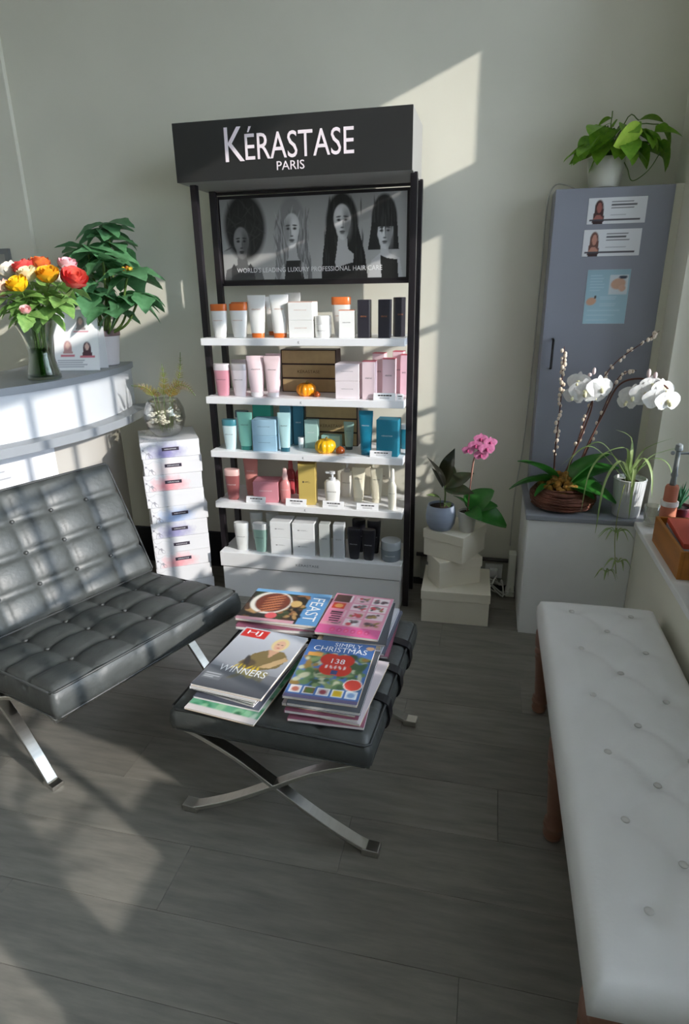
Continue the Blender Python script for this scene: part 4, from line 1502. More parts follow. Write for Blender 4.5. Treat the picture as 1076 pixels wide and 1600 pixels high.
# ================================================================ PATTERNED GIFT BOX STACK
tints = [((112, 104, 170), .8, 'violet'), ((232, 206, 204), .5, 'faint blush'), ((232, 130, 140), .8, 'coral pink'), ((226, 226, 230), .0, 'plain white'), ((140, 170, 220), .8, 'pale blue'),
         ((130, 126, 180), .8, 'lilac'), ((206, 206, 214), .3, 'faint grey'), ((236, 130, 140), .7, 'rose red'), ((222, 222, 226), .0, 'blank white'), ((206, 206, 212), .0, 'plain grey-white')]
zt = 0
hh = .0828
rgs = random.Random(2)
nb = len(tints)
for k in range(nb):
    tint, amt, nm = tints[nb - 1 - k]
    lab = {0: 'bottom of the stack', nb - 1: 'top of the stack, under the glass bowl'}.get(k, 'in the tall stack beside the desk')
    m = marble_mat('gift_marble_%d' % k, tint, amt, -.02)
    ang = 31.6 + rgs.uniform(-2.0, 2.0)
    t = thing('gift_carton', 'flat white gift carton with %s pattern, %s' % (nm, lab), 'box', (-1.556 + rgs.uniform(-.004, .004), 2.768 + rgs.uniform(-.004, .004), zt), R(ang), 'patterned gift cartons')
    part('body', MB().box(-.138, .138, -.152, .152, 0, hh - .002), m, t, bevel=.002, segs=1)
    part('lid_edge', MB().box(-.1385, .1385, -.1525, .1525, hh - .024, hh - .0005), m, t, bevel=.001, segs=1)
    if amt > 0:
        lb = part('brand_label', MB().box(-.04, .04, -.1538, -.152, hh * .42, hh * .62), mat('label_dark', (52, 44, 60), .5), t)
        lettering('KÉRASTASE', MATS['ink_white'] if 'ink_white' in MATS else INK['w'], lb, .055, .006, (0, -.1542, hh * .49))
    zt += hh
STK = zt


# ================================================================ PLANTS AND FLOWERS
def leafmat(name, c, c2=None, rough=.4, vs=5):
    m = mat(name, c, rough, col2=c2 or tuple(int(v * .8) for v in c), vscale=vs, coat=.1)
    b = m.node_tree.nodes['Principled BSDF']
    b.inputs['Subsurface Weight'].default_value = 0.0
    # thin leaves let some light through
    nt = m.node_tree
    tr = nt.nodes.new('ShaderNodeBsdfTranslucent')
    tr.inputs['Color'].default_value = lin(tuple(min(255, int(v * 1.15)) for v in c))
    mx = nt.nodes.new('ShaderNodeMixShader')
    mx.inputs[0].default_value = .25
    nt.links.new(b.outputs[0], mx.inputs[1])
    nt.links.new(tr.outputs[0], mx.inputs[2])
    nt.links.new(mx.outputs[0], nt.nodes['Material Output'].inputs[0])
    return m


def clear_glass(name, tint=(255, 255, 255), ior=1.45):
    m = bpy.data.materials.new(name)
    m.use_nodes = True
    nt = m.node_tree
    nt.nodes.remove(nt.nodes['Principled BSDF'])
    t = nt.nodes.new('ShaderNodeBsdfTransparent')
    t.inputs[0].default_value = lin(tint)
    g = nt.nodes.new('ShaderNodeBsdfGlossy')
    g.inputs['Roughness'].default_value = .04
    lw = nt.nodes.new('ShaderNodeLayerWeight')
    lw.inputs[0].default_value = .35
    mx = nt.nodes.new('ShaderNodeMixShader')
    nt.links.new(lw.outputs['Facing'], mx.inputs[0])
    nt.links.new(t.outputs[0], mx.inputs[1])
    nt.links.new(g.outputs[0], mx.inputs[2])
    nt.links.new(mx.outputs[0], nt.nodes['Material Output'].inputs[0])
    return m


M_vase = clear_glass('vase_glass', (236, 242, 236))
M_bowl = clear_glass('bowl_glass', (246, 246, 242))
M_water = clear_glass('vase_water', (150, 196, 130))
M_soil = mat('potting_soil', (46, 34, 30), .95, bump=.6, bscale=80)
M_stem = mat('plant_stem', (96, 122, 60), .6)
L_poin = leafmat('poinsettia_leaf', (104, 156, 112), (76, 126, 82))
L_rose = leafmat('rose_leaf', (146, 184, 104), (108, 152, 80))
L_poth = leafmat('pothos_leaf', (132, 178, 60), (92, 142, 42))
L_poth2 = leafmat('pothos_leaf_lime', (196, 224, 96), (166, 206, 76))
L_orch = leafmat('orchid_leaf', (62, 128, 54), (44, 104, 42), .3)
L_rub = leafmat('rubber_leaf', (52, 50, 36), (40, 56, 36), .3)
L_spid = leafmat('spider_leaf', (160, 180, 120), (120, 154, 84))
L_fern = leafmat('fern_leaf', (132, 150, 66), (150, 116, 50), vs=14)


def pot(parent, r0, r1, h, m, rim=.004, soil=True, name='pot', lip=0.0):
    p = part(name, MB().lathe([(r0 * .9, 0), (r0, .004), (r1 - lip, h * .86), (r1, h * .88), (r1, h - .002), (r1 - .002, h), (r1 - rim, h), (r1 - rim - .002, h * .9)], 36), m, parent, 'auto')
    if soil:
        part('soil', MB().lathe([(r1 - rim - .001, h * .86), (r1 - rim - .001, h * .9), (.01, h * .915)], 28), M_soil, parent, True)
    return p


# ---- folding leaflet stand on the desk
ls_ = t = thing('leaflet_stand', 'white folded leaflet stand with small hair photos beside the vase', 'leaflet', (-1.955, 2.665, 1.1505), R(10))
c = Canvas(50, 56, (240, 240, 242))
c.asp = .9
for cx, cy, hc in ((.62, .80, (150, 140, 140)), (.30, .40, (196, 150, 150)), (.74, .38, (90, 60, 70))):
    c.ell(cx, cy, .085, .09, hc, .2)
    c.poly([(cx - .08, cy), (cx + .08, cy), (cx + .11, cy - .13), (cx - .11, cy - .13)], hc)
    c.ell(cx, cy + .01, .045, .06, (226, 190, 180), .2)
    c.rect(cx - .16, cx + .16, cy - .17, cy - .145, (210, 120, 136))
c.lines(.06, .94, .03, .18, 4, (176, 176, 186), 4, .3)
tilt = R(72)
rear = part('back_panel', MB().box(-.095, .125, -.001, .001, 0, .285, Matrix.Rotation(R(-12), 4, 'X')), M_boxw, t)
sheet('printed_face', c, .216, .28, t, (.015, .0282, .1395), (R(78), 0, 0))
part('strut', MB().box(-.095, .125, .10, .102, 0, .20, Matrix.Translation((0, 0, 0))), M_boxw, t)

# ---- poinsettia on the desk
DSP = Space()
DSP.add(ls_)
po_ = t = thing('potted_poinsettia', 'bushy green poinsettia in a pale pot on the desk', 'potted plant', (-1.935, 2.905, 1.1505))
pot(t, .062, .080, .165, mat('poinsettia_pot', (206, 200, 202), .4))
part('pot_band', MB().lathe([(.0795, .145), (.0835, .146), (.0845, .172), (.081, .173)], 36), mat('pot_band_brown', (104, 84, 84), .5), t, 'auto')
pl = leaf_data('poinsettia_leaf', L_poin, lambda u: max(.004, .31 * math.sin(PI * u ** .8) ** .9 * (1 + .16 * math.sin(u * 15))), .55, .12)
rg = random.Random(14)
heads = [((.12, -.03, .66), 10, 1), ((.13, -.03, .59), 8, 1), ((.26, -.12, .445), 10, 0), ((.0, -.10, .45), 9, 0), ((.08, -.14, .37), 9, 0), ((.22, -.05, .34), 8, 0), ((-.04, .03, .55), 9, 1), ((.12, .0, .52), 8, 1), ((.15, -.14, .52), 9, 0), ((.29, -.08, .35), 7, 0), ((.14, -.13, .29), 8, 0), ((.05, -.10, .56), 7, 1)]
for hp, n, dark in heads:
    part('stem', MB().tube(spline([(hp[0] * .15, hp[1] * .15, .15), (hp[0] * .6, hp[1] * .5, hp[2] * .6), hp], 6), [.006] * 12 + [.004], 7), M_stem, t, True)
    for k in range(n):
        az = 2 * PI * k / n + rg.uniform(-.3, .3)
        s = rg.uniform(.13, .19)
        pit = rg.uniform(-.35, .35) - .25 * (k % 2)
        tip = Vector(hp) + Vector((math.cos(az), math.sin(az), 0)) * s
        if tip.y > .15 or tip.x < -.26:
            continue
        clear_leaf(DSP, rg, pl, t, (hp[0], hp[1], hp[2] - .015 * (k % 3)), az, pit, s, rg.uniform(-.3, .3), free=.5, fp=.7)
part('flower_bud', MB().sphere((.26, -.125, .457), .012, 8).sphere((.275, -.13, .455), .009, 8).sphere((.248, -.14, .455), .010, 8).sphere((.268, -.108, .457), .009, 8), mat('poinsettia_bud', (196, 180, 50), .5, col2=(150, 70, 30), vscale=60), t, True)

# ---- glass vase and roses
VX, VY, VZ = -1.905, 2.385, 1.1505
va_ = t = thing('flower_vase', 'flared clear glass vase holding the roses', 'vase', (VX, VY, VZ))
vprof = [(.066, .0), (.070, .004), (.066, .03), (.052, .09), (.050, .12), (.062, .18), (.088, .235), (.100, .255)]
part('glass', MB().lathe(vprof + [(.096, .254), (.084, .233), (.058, .18), (.046, .12), (.048, .09), (.062, .03), (.06, .012), (.001, .010)], 40), M_vase, t, True)
part('water', MB().lathe([(.001, .012), (.058, .013), (.060, .03), (.046, .09), (.044, .13), (.001, .131)], 32), M_water, t, True)
rl = leaf_data('rose_leaf', L_rose, lambda u: max(.004, .36 * math.sin(PI * u ** .75) ** .85 * (1 + .08 * math.sin(u * 30))), .5, .15)
rosecols = {'red': ((206, 48, 62), (232, 90, 80)), 'orange': ((238, 140, 60), (226, 90, 60)), 'cream': ((246, 236, 200), (240, 220, 170)), 'yellow': ((246, 206, 30), (240, 180, 20)),
            'coral': ((232, 112, 110), (240, 150, 130)), 'pink': ((240, 176, 190), (246, 206, 206)), 'peach': ((242, 200, 180), (236, 170, 150)), 'golden': ((240, 190, 40), (236, 160, 30)), 'crimson': ((214, 56, 78), (238, 110, 90)), 'white': ((240, 236, 226), (232, 222, 200)), 'blush': ((244, 212, 208), (236, 184, 184))}


def rose(x, z, dy, r, cname, tilt, lab):
    c, c2 = rosecols[cname]
    o = thing('rose', lab, 'rose', (VX, VY, VZ + .016), 0, 'roses in the glass vase')
    hp = Vector((x - VX, dy, z - VZ - .016))
    d = Vector((tilt[0], tilt[1], 1)).normalized()
    q = Vector((hp.x, hp.y, 0))
    path = spline([q * .13, q * .145 + Vector((0, 0, .10)), q * .25 + Vector((0, 0, .234)), hp - d * .58 * r], 8)
    part('stem', MB().tube(path, .0023, 6), M_stem, o, True)
    mt = mat('rose_petal_' + cname, c, .55, col2=c2, vscale=18)
    mb = MB()
    Mq = Matrix.Translation(hp) @ d.to_track_quat('Z', 'Y').to_matrix().to_4x4()
    for lay, (n, rr, hh_, op) in enumerate(((3, .30, 1.0, .05), (4, .52, 1.02, .18), (5, .78, .95, .42), (5, .96, .80, .35))):
        for k in range(n):
            a0 = 2 * PI * k / n + lay * .7
            wd = 2 * PI / n * .72

            def fn(u, v, a0=a0, wd=wd, rr=rr, hh_=hh_, op=op):
                a = a0 + (v - .5) * 2 * wd
                e = 1 - (abs(v - .5) * 2) ** 2.2 * .35
                rad = r * rr * (.35 + .65 * math.sin(min(1, u * 1.25) * PI / 2)) + r * op * max(0, u - .6) ** 1.3
                return (rad * math.cos(a), rad * math.sin(a), r * (-.55 + hh_ * 1.35 * u * e))
            mb.grid(fn, 6, 7, Mq)
    part('bloom', mb, mt, o, True)
    part('calyx', MB().lathe([(.003, -.62 * r), (r * .3, -.58 * r), (r * .42, -.42 * r), (r * .2, -.3 * r)], 10, Mq), L_rose, o, True)
    ROSES.append((o, path))
    return o


ROSES = []
rose(-1.930, 1.603, .020, .042, 'red', (-.2, -.3), 'bright red rose beside an orange rose in the vase')
rose(-1.947, 1.623, .150, .040, 'orange', (.1, -.1), 'orange rose behind the cream rose in the vase')
rose(-1.866, 1.574, -.041, .040, 'cream', (.0, -.4), 'cream rose between the red rose and a yellow rose')
rose(-1.856, 1.535, -.121, .041, 'yellow', (-.1, -.5), 'bright yellow rose facing outward low in the bouquet')
rose(-1.872, 1.587, .103, .036, 'coral', (.1, -.2), 'coral rose between the cream rose and golden rose')
rose(-1.766, 1.570, -.049, .043, 'golden', (.1, -.4), 'large golden yellow rose in the vase')
rose(-1.789, 1.613, .116, .038, 'pink', (.3, -.2), 'pale pink rose above the crimson rose')
rose(-1.634, 1.551, -.074, .049, 'crimson', (.7, -.5), 'large crimson rose leaning toward the poinsettia')
rose(-1.774, 1.560, .025, .024, 'white', (.2, -.4), 'small white rosebud between golden and crimson roses')
rose(-2.018, 1.596, .035, .040, 'white', (-.5, -.2), 'white rose on the outer side of the bouquet')
rose(-1.949, 1.519, -.105, .040, 'peach', (-.6, -.4), 'peach rose drooping outward from the bouquet')
rose(-1.821, 1.440, -.150, .021, 'blush', (.4, -.6), 'tiny blush bud hanging low over the vase rim')
DSP.add(po_)
DSP.add(va_)
for a_, (o_, path_) in enumerate(ROSES):
    sp_ = Space()
    sp_.items = list(DSP.items)
    for b_, (o2, p2) in enumerate(ROSES):
        if b_ != a_:
            sp_.add(o2)
    sp_.add(next(c for c in o_.children if c.name.startswith('bloom')))
    n = len(path_)
    for k in range(8):
        clear_leaf(sp_, rg, rl, o_, path_[int(n * (.70 + .035 * k))], rg.uniform(0, 2 * PI), rg.uniform(-.6, .2), rg.uniform(.075, .105), rg.uniform(-.4, .4), free=PI, fp=.7, tries=160)

# ---- glass bowl with fern sprigs on the carton stack
GX, GY, GZ = -1.553, 2.752, STK + .0005
t = thing('glass_bowl_vase', 'round clear glass bowl vase with white blossom inside on the carton stack', 'vase', (GX, GY, GZ))
bp = [(.045, 0), (.060, .004), (.088, .04), (.100, .085), (.096, .13), (.080, .165), (.070, .178)]
part('glass', MB().lathe(bp + [(.066, .176), (.076, .163), (.092, .13), (.096, .085), (.084, .042), (.056, .010), (.001, .008)], 40), M_bowl, t, True)
mb = MB()
rgb = random.Random(6)
for k in range(16):
    a, rr, zz = rgb.uniform(0, 6.28), .066, rgb.uniform(.055, .118)
    for j in range(5):
        aa = j * 1.2566
        mb.sphere((rr * math.cos(a) + .010 * math.cos(aa), rr * math.sin(a) + .010 * math.sin(aa), zz + .004 * math.sin(aa * 2)), .009, 8, sz=(1, 1, .5))
tag(part('blossom', mb, mat('blossom_white', (236, 232, 224), .7), t, True), kind='stuff')


def frond(lab, pts, wl, m, n=14):
    o = thing('fern_sprig', lab, 'fern', (GX, GY, GZ), 0, 'fern sprigs in the glass bowl')
    path = spline(pts, 10)
    part('stem', MB().tube(path, .0016, 5), M_stem, o, True)
    mb = MB()
    N = len(path)
    i0 = next(q for q in range(N) if path[q].z > .196)
    for k in range(n):
        i = int(i0 + (N - 2 - i0) * k / n)
        p = path[i]
        tg = (path[min(i + 1, N - 1)] - path[i - 1]).normalized()
        side = tg.cross(Vector((.25, -1, .2))).normalized()
        L_ = wl * (1 - .72 * k / n)
        for s in (-1, 1):
            d = (side * s + tg * .55).normalized()
            up = tg.cross(d).normalized()
            for q in range(4):
                a = p + d * L_ * q / 4
                w = L_ * .16 * (1 - q / 5)
                for e in (-1, 1):
                    dd = (d * .6 + tg * e * .8).normalized()
                    mb.add([a, a + dd * w * 1.6 + up * .002, a + d * L_ * .24], [(0, 1, 2)])
    tag(part('leaflets', mb, m, o), kind='stuff')


L_fern2 = leafmat('fern_leaf_brown', (128, 94, 44), (150, 120, 50), vs=14)
frond('pale green fern sprig reaching out of the bowl toward the desk', [(-.030, .0, .02), (-.040, .0, .12), (-.052, -.006, .205), (-.088, -.016, .238), (-.145, -.03, .245)], .034, L_fern)
frond('upright green fern sprig standing in the glass bowl', [(-.008, .022, .02), (-.010, .022, .12), (-.004, .022, .20), (.006, .02, .27), (.004, .02, .345)], .040, L_fern)
frond('tall wispy fern sprig rising highest from the bowl', [(.024, .018, .02), (.032, .020, .12), (.046, .026, .20), (.088, .03, .30), (.103, .03, .40)], .036, L_fern)
frond('brownish fern sprig arching from the bowl toward the display stand', [(.026, -.012, .02), (.038, -.014, .12), (.052, -.016, .205), (.098, -.022, .250), (.150, -.028, .245), (.192, -.034, .205)], .040, L_fern2)
frond('short bronze fern sprig lying across the bowl rim', [(-.004, -.030, .02), (-.004, -.036, .12), (.000, -.048, .200), (.010, -.080, .226), (.036, -.112, .226)], .026, L_fern2)

# ---- rubber plant and pink orchid on the top white box
BZ = .4335
t = thing('potted_rubber_plant', 'dark-leaved rubber plant in a round blue-grey pot', 'potted plant', (-.178, 2.735, BZ))
part('pot', MB().lathe([(.045, 0), (.052, .003), (.066, .03), (.070, .065), (.066, .10), (.060, .118), (.056, .118), (.058, .10)], 36), mat('pot_blue_grey', (142, 152, 170), .55, vary=.06, vscale=4, stretch=(1, 1, 9), bump=.1), t, 'auto')
part('soil', MB().lathe([(.057, .10), (.057, .106), (.01, .112)], 28), M_soil, t, True)
part('stem', MB().tube([(.015, 0, .10), (.017, 0, .17), (.012, 0, .22)], .004, 7), M_stem, t, True)
ru = leaf_data('rubber_leaf', L_rub, ovate(.20, .85), .25, .2)
rg_l = leaf_data('young_leaf', leafmat('young_leaf_green', (120, 146, 84)), ovate(.3, .8), .3, .15)
for (p, az, pit, s) in (((.012, 0, .20), PI * .98, 1.15, .155), ((.014, .0, .21), .3, 1.45, .165), ((.016, -.01, .20), .35, .55, .14), ((.012, -.01, .195), -.3, .10, .13), ((.02, .03, .19), 1.2, 1.2, .12), ((.0, .03, .19), 2.2, .8, .11)):
    place_leaf(ru, t, p, az, pit, s * 1.08, .5, 1.35)
for p_, az_, pt_, sz_ in (((-.004, -.02, .155), PI * 1.05, .35, .07), ((.022, -.03, .138), -1.2, .1, .06)):
    part('stem', MB().tube(spline([(p_[0] * .6, -.012, .104), (p_[0] * .8, -.016, .13), p_], 4), .0018, 5), M_stem, t, True)
    place_leaf(rg_l, t, p_, az_, pt_, sz_)
rub_ = t

pet = lambda name, m, w=.42: leaf_data(name, m, lambda u: max(.004, w * math.sin(PI * min(1, u ** .62 * .98)) ** .6), .25, .05, 7, 4, .05)


def orchid_flower(parent, pos, face, s, pm_, lipm, name='flower'):
    """flat five-petalled bloom facing `face`; its petals are children"""
    d = Vector(face).normalized()
    q = d.to_track_quat('X', 'Z').to_matrix().to_4x4()
    fl = link(name, MB().sphere((.08, 0, 0), .10, 8, sz=(.8, 1, 1)).sphere((.16, 0, -.10), .11, 8, sz=(1, .7, 1)).mesh('flower_lip', lipm, True), parent)
    fl.matrix_local = Matrix.Translation(Vector(pos)) @ q @ Matrix.Diagonal((s, s, s, 1))
    for ang, sc, wd in ((PI / 2, .52, .8), (PI / 2 + 2.2, .5, .75), (PI / 2 - 2.2, .5, .75), (.15, .62, 1.35), (PI - .15, .62, 1.35)):
        o = bpy.data.objects.new('petal', pm_)
        COL.objects.link(o)
        # petal grows along +x: turn x to radial direction in local yz, blade faces local x
        rad = Vector((.12, math.cos(ang), math.sin(ang))).normalized()
        nrm = Vector((1, 0, 0))
        yv = nrm.cross(rad).normalized()
        zv = rad.cross(yv)
        Mx = Matrix((rad, yv, zv)).transposed().to_4x4()
        o.matrix_local = Mx @ Matrix.Diagonal((sc, sc * wd, sc, 1))
        o.parent = fl
    return fl


P_pink = pet('pink_petal', leafmat('orchid_pink', (214, 140, 176), (190, 96, 146), .5))
M_lipp = mat('orchid_lip_pink', (170, 60, 110), .5)
P_whit = pet('white_petal', leafmat('orchid_white', (240, 240, 238), (226, 226, 226), .55), .44)
M_lipw = mat('orchid_lip_white', (226, 220, 180), .5)
t = thing('potted_orchid', 'small pink orchid in a white pot beside the rubber plant', 'potted plant', (-.056, 2.725, BZ))
pot(t, .034, .043, .098, mat('pot_offwhite', (196, 194, 188), .45), .003)
ol = leaf_data('orchid_leaf', L_orch, lambda u: max(.006, .24 * math.sin(PI * min(.985, u ** .7)) ** .6), .7, .25)
OSP = Space()
OSP.add(rub_)
for az, pit, s, w in ((-.15, -.1, .17, 1.0), (.35, .95, .135, 1.3), (.1, .45, .12, 1.0), (2.4, .8, .10, 1.0), (-1.2, .2, .10, 1.0), (1.6, .8, .11, 1.0)):
    clear_leaf(OSP, rg, ol, t, (.01, 0, .10), az, pit, s * 1.1, .5, w * 1.35, free=.5)
st = spline([(0, 0, .09), (.006, .0, .22), (.012, 0, .33), (.03, -.01, .385), (.055, -.02, .40)], 6)
part('flower_stem', MB().tube(st, .003, 6), mat('orchid_stem', (120, 84, 76), .6), t, True)
part('support_stick', MB().tube([(-.004, .004, .09), (.018, .004, .36)], .002, 5), mat('stick_tan', (170, 130, 110), .7), t, True)
for (x, y, z), s in (((.02, -.02, .41), .056), ((.068, -.03, .40), .058), ((.045, -.02, .368), .054), ((-.012, -.02, .388), .046), ((.082, -.01, .425), .05), ((.04, .0, .437), .052)):
    orchid_flower(t, (x, y, z), (-.1 + x * 4, -1, .15), s, P_pink, M_lipp)

# ---- pothos on the cabinet
t = thing('potted_pothos', 'leafy green pothos in a white pot on top of the cabinet', 'potted plant', (.411, 2.996, 1.8715))
pot(t, .058, .072, .112, mat('pothos_pot', (212, 210, 200), .45), .004)
ph = leaf_data('pothos_leaf', L_poth, lambda u: max(.004, .40 * math.sin(PI * u ** .6) ** .8), .6, .12)
ph2 = leaf_data('pothos_leaf_lime', L_poth2, lambda u: max(.004, .34 * math.sin(PI * u ** .65) ** .85), .4, .12)
rgp = random.Random(23)
for k in range(34):
    az = rgp.uniform(PI * .95, PI * 2.05)
    out = rgp.uniform(.02, .12)
    zz = rgp.uniform(.135, .225)
    b = Vector((.03 + out * math.cos(az) * 1.25, -.02 + .75 * out * math.sin(az), zz))
    part('stem', MB().tube(spline([(0, 0, .09), (b.x * .5, b.y * .5, zz * .9 + .02), b], 4), .0022, 5), M_stem, t, True)
    place_leaf(ph, t, b, az, rgp.uniform(-.85, .0), rgp.uniform(.09, .125), rgp.uniform(-.5, .5))
place_leaf(ph2, t, (.10, -.13, .175), PI * 1.12, -.30, .14, 1.0)
for p, az, pit, s in (((.0, -.02, .25), 2.6, -.1, .06), ((.10, -.02, .235), .2, .2, .10), ((-.10, -.04, .155), PI, -.8, .085), ((.19, -.03, .14), .15, -.95, .10), ((.14, -.02, .17), .2, -.4, .09)):
    part('stem', MB().tube(spline([(0, 0, .09), (p[0] * .6, p[1] * .6, p[2] + .015), p], 4), .0022, 5), M_stem, t, True)
    place_leaf(ph, t, p, az, pit, s, 0)
part('trailing_stem', MB().tube(spline([(.06, -.02, .10), (.075, -.06, .06), (.10, -.05, .02), (.16, -.02, .06), (.20, -.02, .13)], 6), .002, 5), M_stem, t, True)

# ---- twig basket with moss, white orchids and pussy willow
TZ = .5785
bkx, bky = .352, 2.735
t = thing('twig_basket', 'round nest basket of brown twigs on the radiator cover', 'basket', (bkx, bky, TZ))
mb = MB()
rgt = random.Random(8)
for k in range(64):
    f = rgt.random()
    r0 = .098 + .038 * math.sin(PI * min(1, f * .8 + .12))
    zz = .006 + f * .088
    a0 = rgt.uniform(0, 6.28)
    tl = rgt.uniform(-.010, .010)
    pts = [((r0 + rgt.uniform(-.005, .005)) * math.cos(a0 + q * .31), (r0 + rgt.uniform(-.005, .005)) * math.sin(a0 + q * .31), max(.003, zz + tl * math.sin(q * .31 + k))) for q in range(rgt.randint(12, 20))]
    mb.tube(pts, rgt.uniform(.0022, .0036), 5)
tag(part('woven_twigs', mb, mat('basket_twig', (112, 70, 56), .75, vary=.35, vscale=14), t, True), kind='stuff')
part('liner', MB().lathe([(.09, .002), (.118, .03), (.122, .075), (.108, .088), (.10, .06), (.001, .05)], 28), mat('basket_liner', (50, 34, 28), .9), t, True)
mb = MB()
for k in range(70):
    a, rr = rgt.uniform(0, 6.28), .098 * math.sqrt(rgt.random())
    mb.sphere((rr * math.cos(a), rr * math.sin(a), .085 + .055 * (1 - (rr / .1) ** 2) + rgt.uniform(-.006, .006)), rgt.uniform(.012, .022), 7)
tag(part('moss', mb, mat('basket_moss', (158, 112, 42), .95, col2=(110, 84, 36), vscale=40, bump=.9, bscale=160), None, True, loc=(bkx, bky, TZ)), 'golden brown moss heaped in the twig basket', 'moss', kind='stuff')
M_ostem = mat('orchid_stem_brown', (96, 60, 50), .6)
oa = thing('white_orchid', 'white orchid upright against the cabinet, rooted in the twig basket', 'orchid', (bkx - .01, bky + .01, TZ + .11))
st = spline([(.0, 0, .0), (.035, .0, .12), (.07, -.01, .25), (.085, -.02, .36), (.04, -.04, .42), (-.01, -.05, .41)], 8)
part('flower_stem', MB().tube(st, .0038, 7), M_ostem, oa, True)
for (x, y, z), s, fc in (((.045, -.07, .405), .105, (-.1, -1, .05)), ((.02, -.05, .44), .085, (-.6, -1, .2)), ((.10, -.06, .42), .10, (.5, -1, .1)), ((.005, -.06, .385), .08, (-.7, -1, -.2)), ((.085, -.05, .39), .085, (.3, -1, -.3))):
    orchid_flower(oa, (x, y, z), fc, s, P_whit, M_lipw)
part('bud', MB().sphere((.075, -.04, .485), .010, 8, sz=(.7, .7, 1.5)).sphere((.06, -.04, .47), .008, 8), mat('orchid_bud', (226, 206, 206), .5), oa, True)
ob = thing('white_orchid', 'white orchid arching out over the spider plant', 'orchid', (bkx + .03, bky + .0, TZ + .11))
st = spline([(.0, 0, .0), (.05, .02, .16), (.10, .03, .30), (.14, .01, .42), (.20, -.05, .46), (.28, -.09, .445), (.32, -.10, .41)], 8)
part('flower_stem', MB().tube(st, .0038, 7), M_ostem, ob, True)
for (x, y, z), s, fc in (((.185, -.09, .395), .095, (-.4, -1, .1)), ((.225, -.10, .405), .10, (.0, -1, .1)), ((.27, -.12, .39), .105, (.2, -1, .0)), ((.30, -.13, .385), .095, (.5, -1, .0)), ((.245, -.09, .44), .075, (.1, -1, .4)), ((.285, -.10, .425), .085, (.5, -1, .3)), ((.165, -.08, .37), .07, (-.8, -1, 0))):
    orchid_flower(ob, (x, y, z), fc, s, P_whit, M_lipw)
part('bud', MB().sphere((.23, -.08, .485), .012, 8, sz=(.7, .7, 1.5)).sphere((.255, -.08, .478), .010, 8, sz=(.8, .8, 1.3)), MATS['orchid_bud'], ob, True)


def willow(lab, pts, off, n, seed, r=.004):
    o = thing('pussy_willow', lab, 'branch', off, 0, 'pussy willow branches in the twig basket')
    path = spline(pts, 10)
    N = len(path)
    part('twig', MB().tube(path, [r * (1 - .7 * i / N) for i in range(N)], 6), mat('willow_bark', (92, 58, 50), .7), o, True)
    mb = MB()
    rgw = random.Random(seed)
    for k in range(n):
        p = path[int(N * .18 + (N * .78) * k / n)]
        a = rgw.uniform(0, 6.28)
        mb.sphere((p.x + .008 * math.cos(a), p.y + .006 * math.sin(a), p.z + rgw.uniform(-.004, .004)), rgw.uniform(.005, .0085), 8, sz=(1, 1, 1.3))
    tag(part('catkins', mb, mat('willow_catkin', (222, 206, 188), .8), o, True), kind='stuff')


W0 = (bkx - .04, bky + .045, TZ + .11)
willow('upright pussy willow branch dotted with pale catkins', [(0, 0, 0), (-.006, 0, .16), (-.004, 0, .34), (-.010, 0, .48), (-.012, .0, .575)], W0, 34, 3)
willow('pussy willow branch leaning across the cabinet edge toward the window', [(.05, 0, 0), (.085, .0, .18), (.125, .0, .36), (.185, -.005, .50), (.29, -.03, .60), (.335, -.04, .64)], W0, 26, 5)
willow('short side branch of pussy willow below the leaning one', [(.085, .0, 0), (.135, .012, .16), (.17, .018, .30), (.215, .02, .44), (.255, .02, .475), (.285, .018, .478)], W0, 14, 9)

# ---- spider plant
t = thing('potted_spider_plant', 'spider plant with arching pale leaves in a white ribbed pot', 'potted plant', (.605, 2.668, TZ))
mb = MB()
mb.lathe([(.050, 0), (.054, .004), (.064, .155), (.066, .162), (.062, .164), (.060, .15)], 72, rib=36, ribd=.035)
part('pot', mb, mat('spider_pot', (206, 208, 210), .45), t, 'auto')
part('soil', MB().lathe([(.060, .14), (.060, .148), (.01, .152)], 28), M_soil, t, True)
rgl = random.Random(12)


def ribbon(parent, pts, w, m):
    path = spline(pts, 7)
    N = len(path)
    mb = MB()
    vs, fs = [], []
    for i, p in enumerate(path):
        tg = (path[min(i + 1, N - 1)] - path[max(i - 1, 0)]).normalized()
        side = tg.cross(Vector((0, 0, 1)))
        if side.length < 1e-3:
            side = Vector((1, 0, 0))
        side.normalize()
        up = side.cross(tg)
        u = i / (N - 1)
        ww = w * min(1, .5 + u * 2) * (1 - u ** 3 * .92)
        vs += [p - side * ww + up * ww * .35, p, p + side * ww + up * ww * .35]
    for i in range(N - 1):
        for k in range(2):
            fs.append((i * 3 + k, i * 3 + k + 1, (i + 1) * 3 + k + 1, (i + 1) * 3 + k))
    mb.add(vs, fs)
    return part('leaf', mb, m, parent, True)


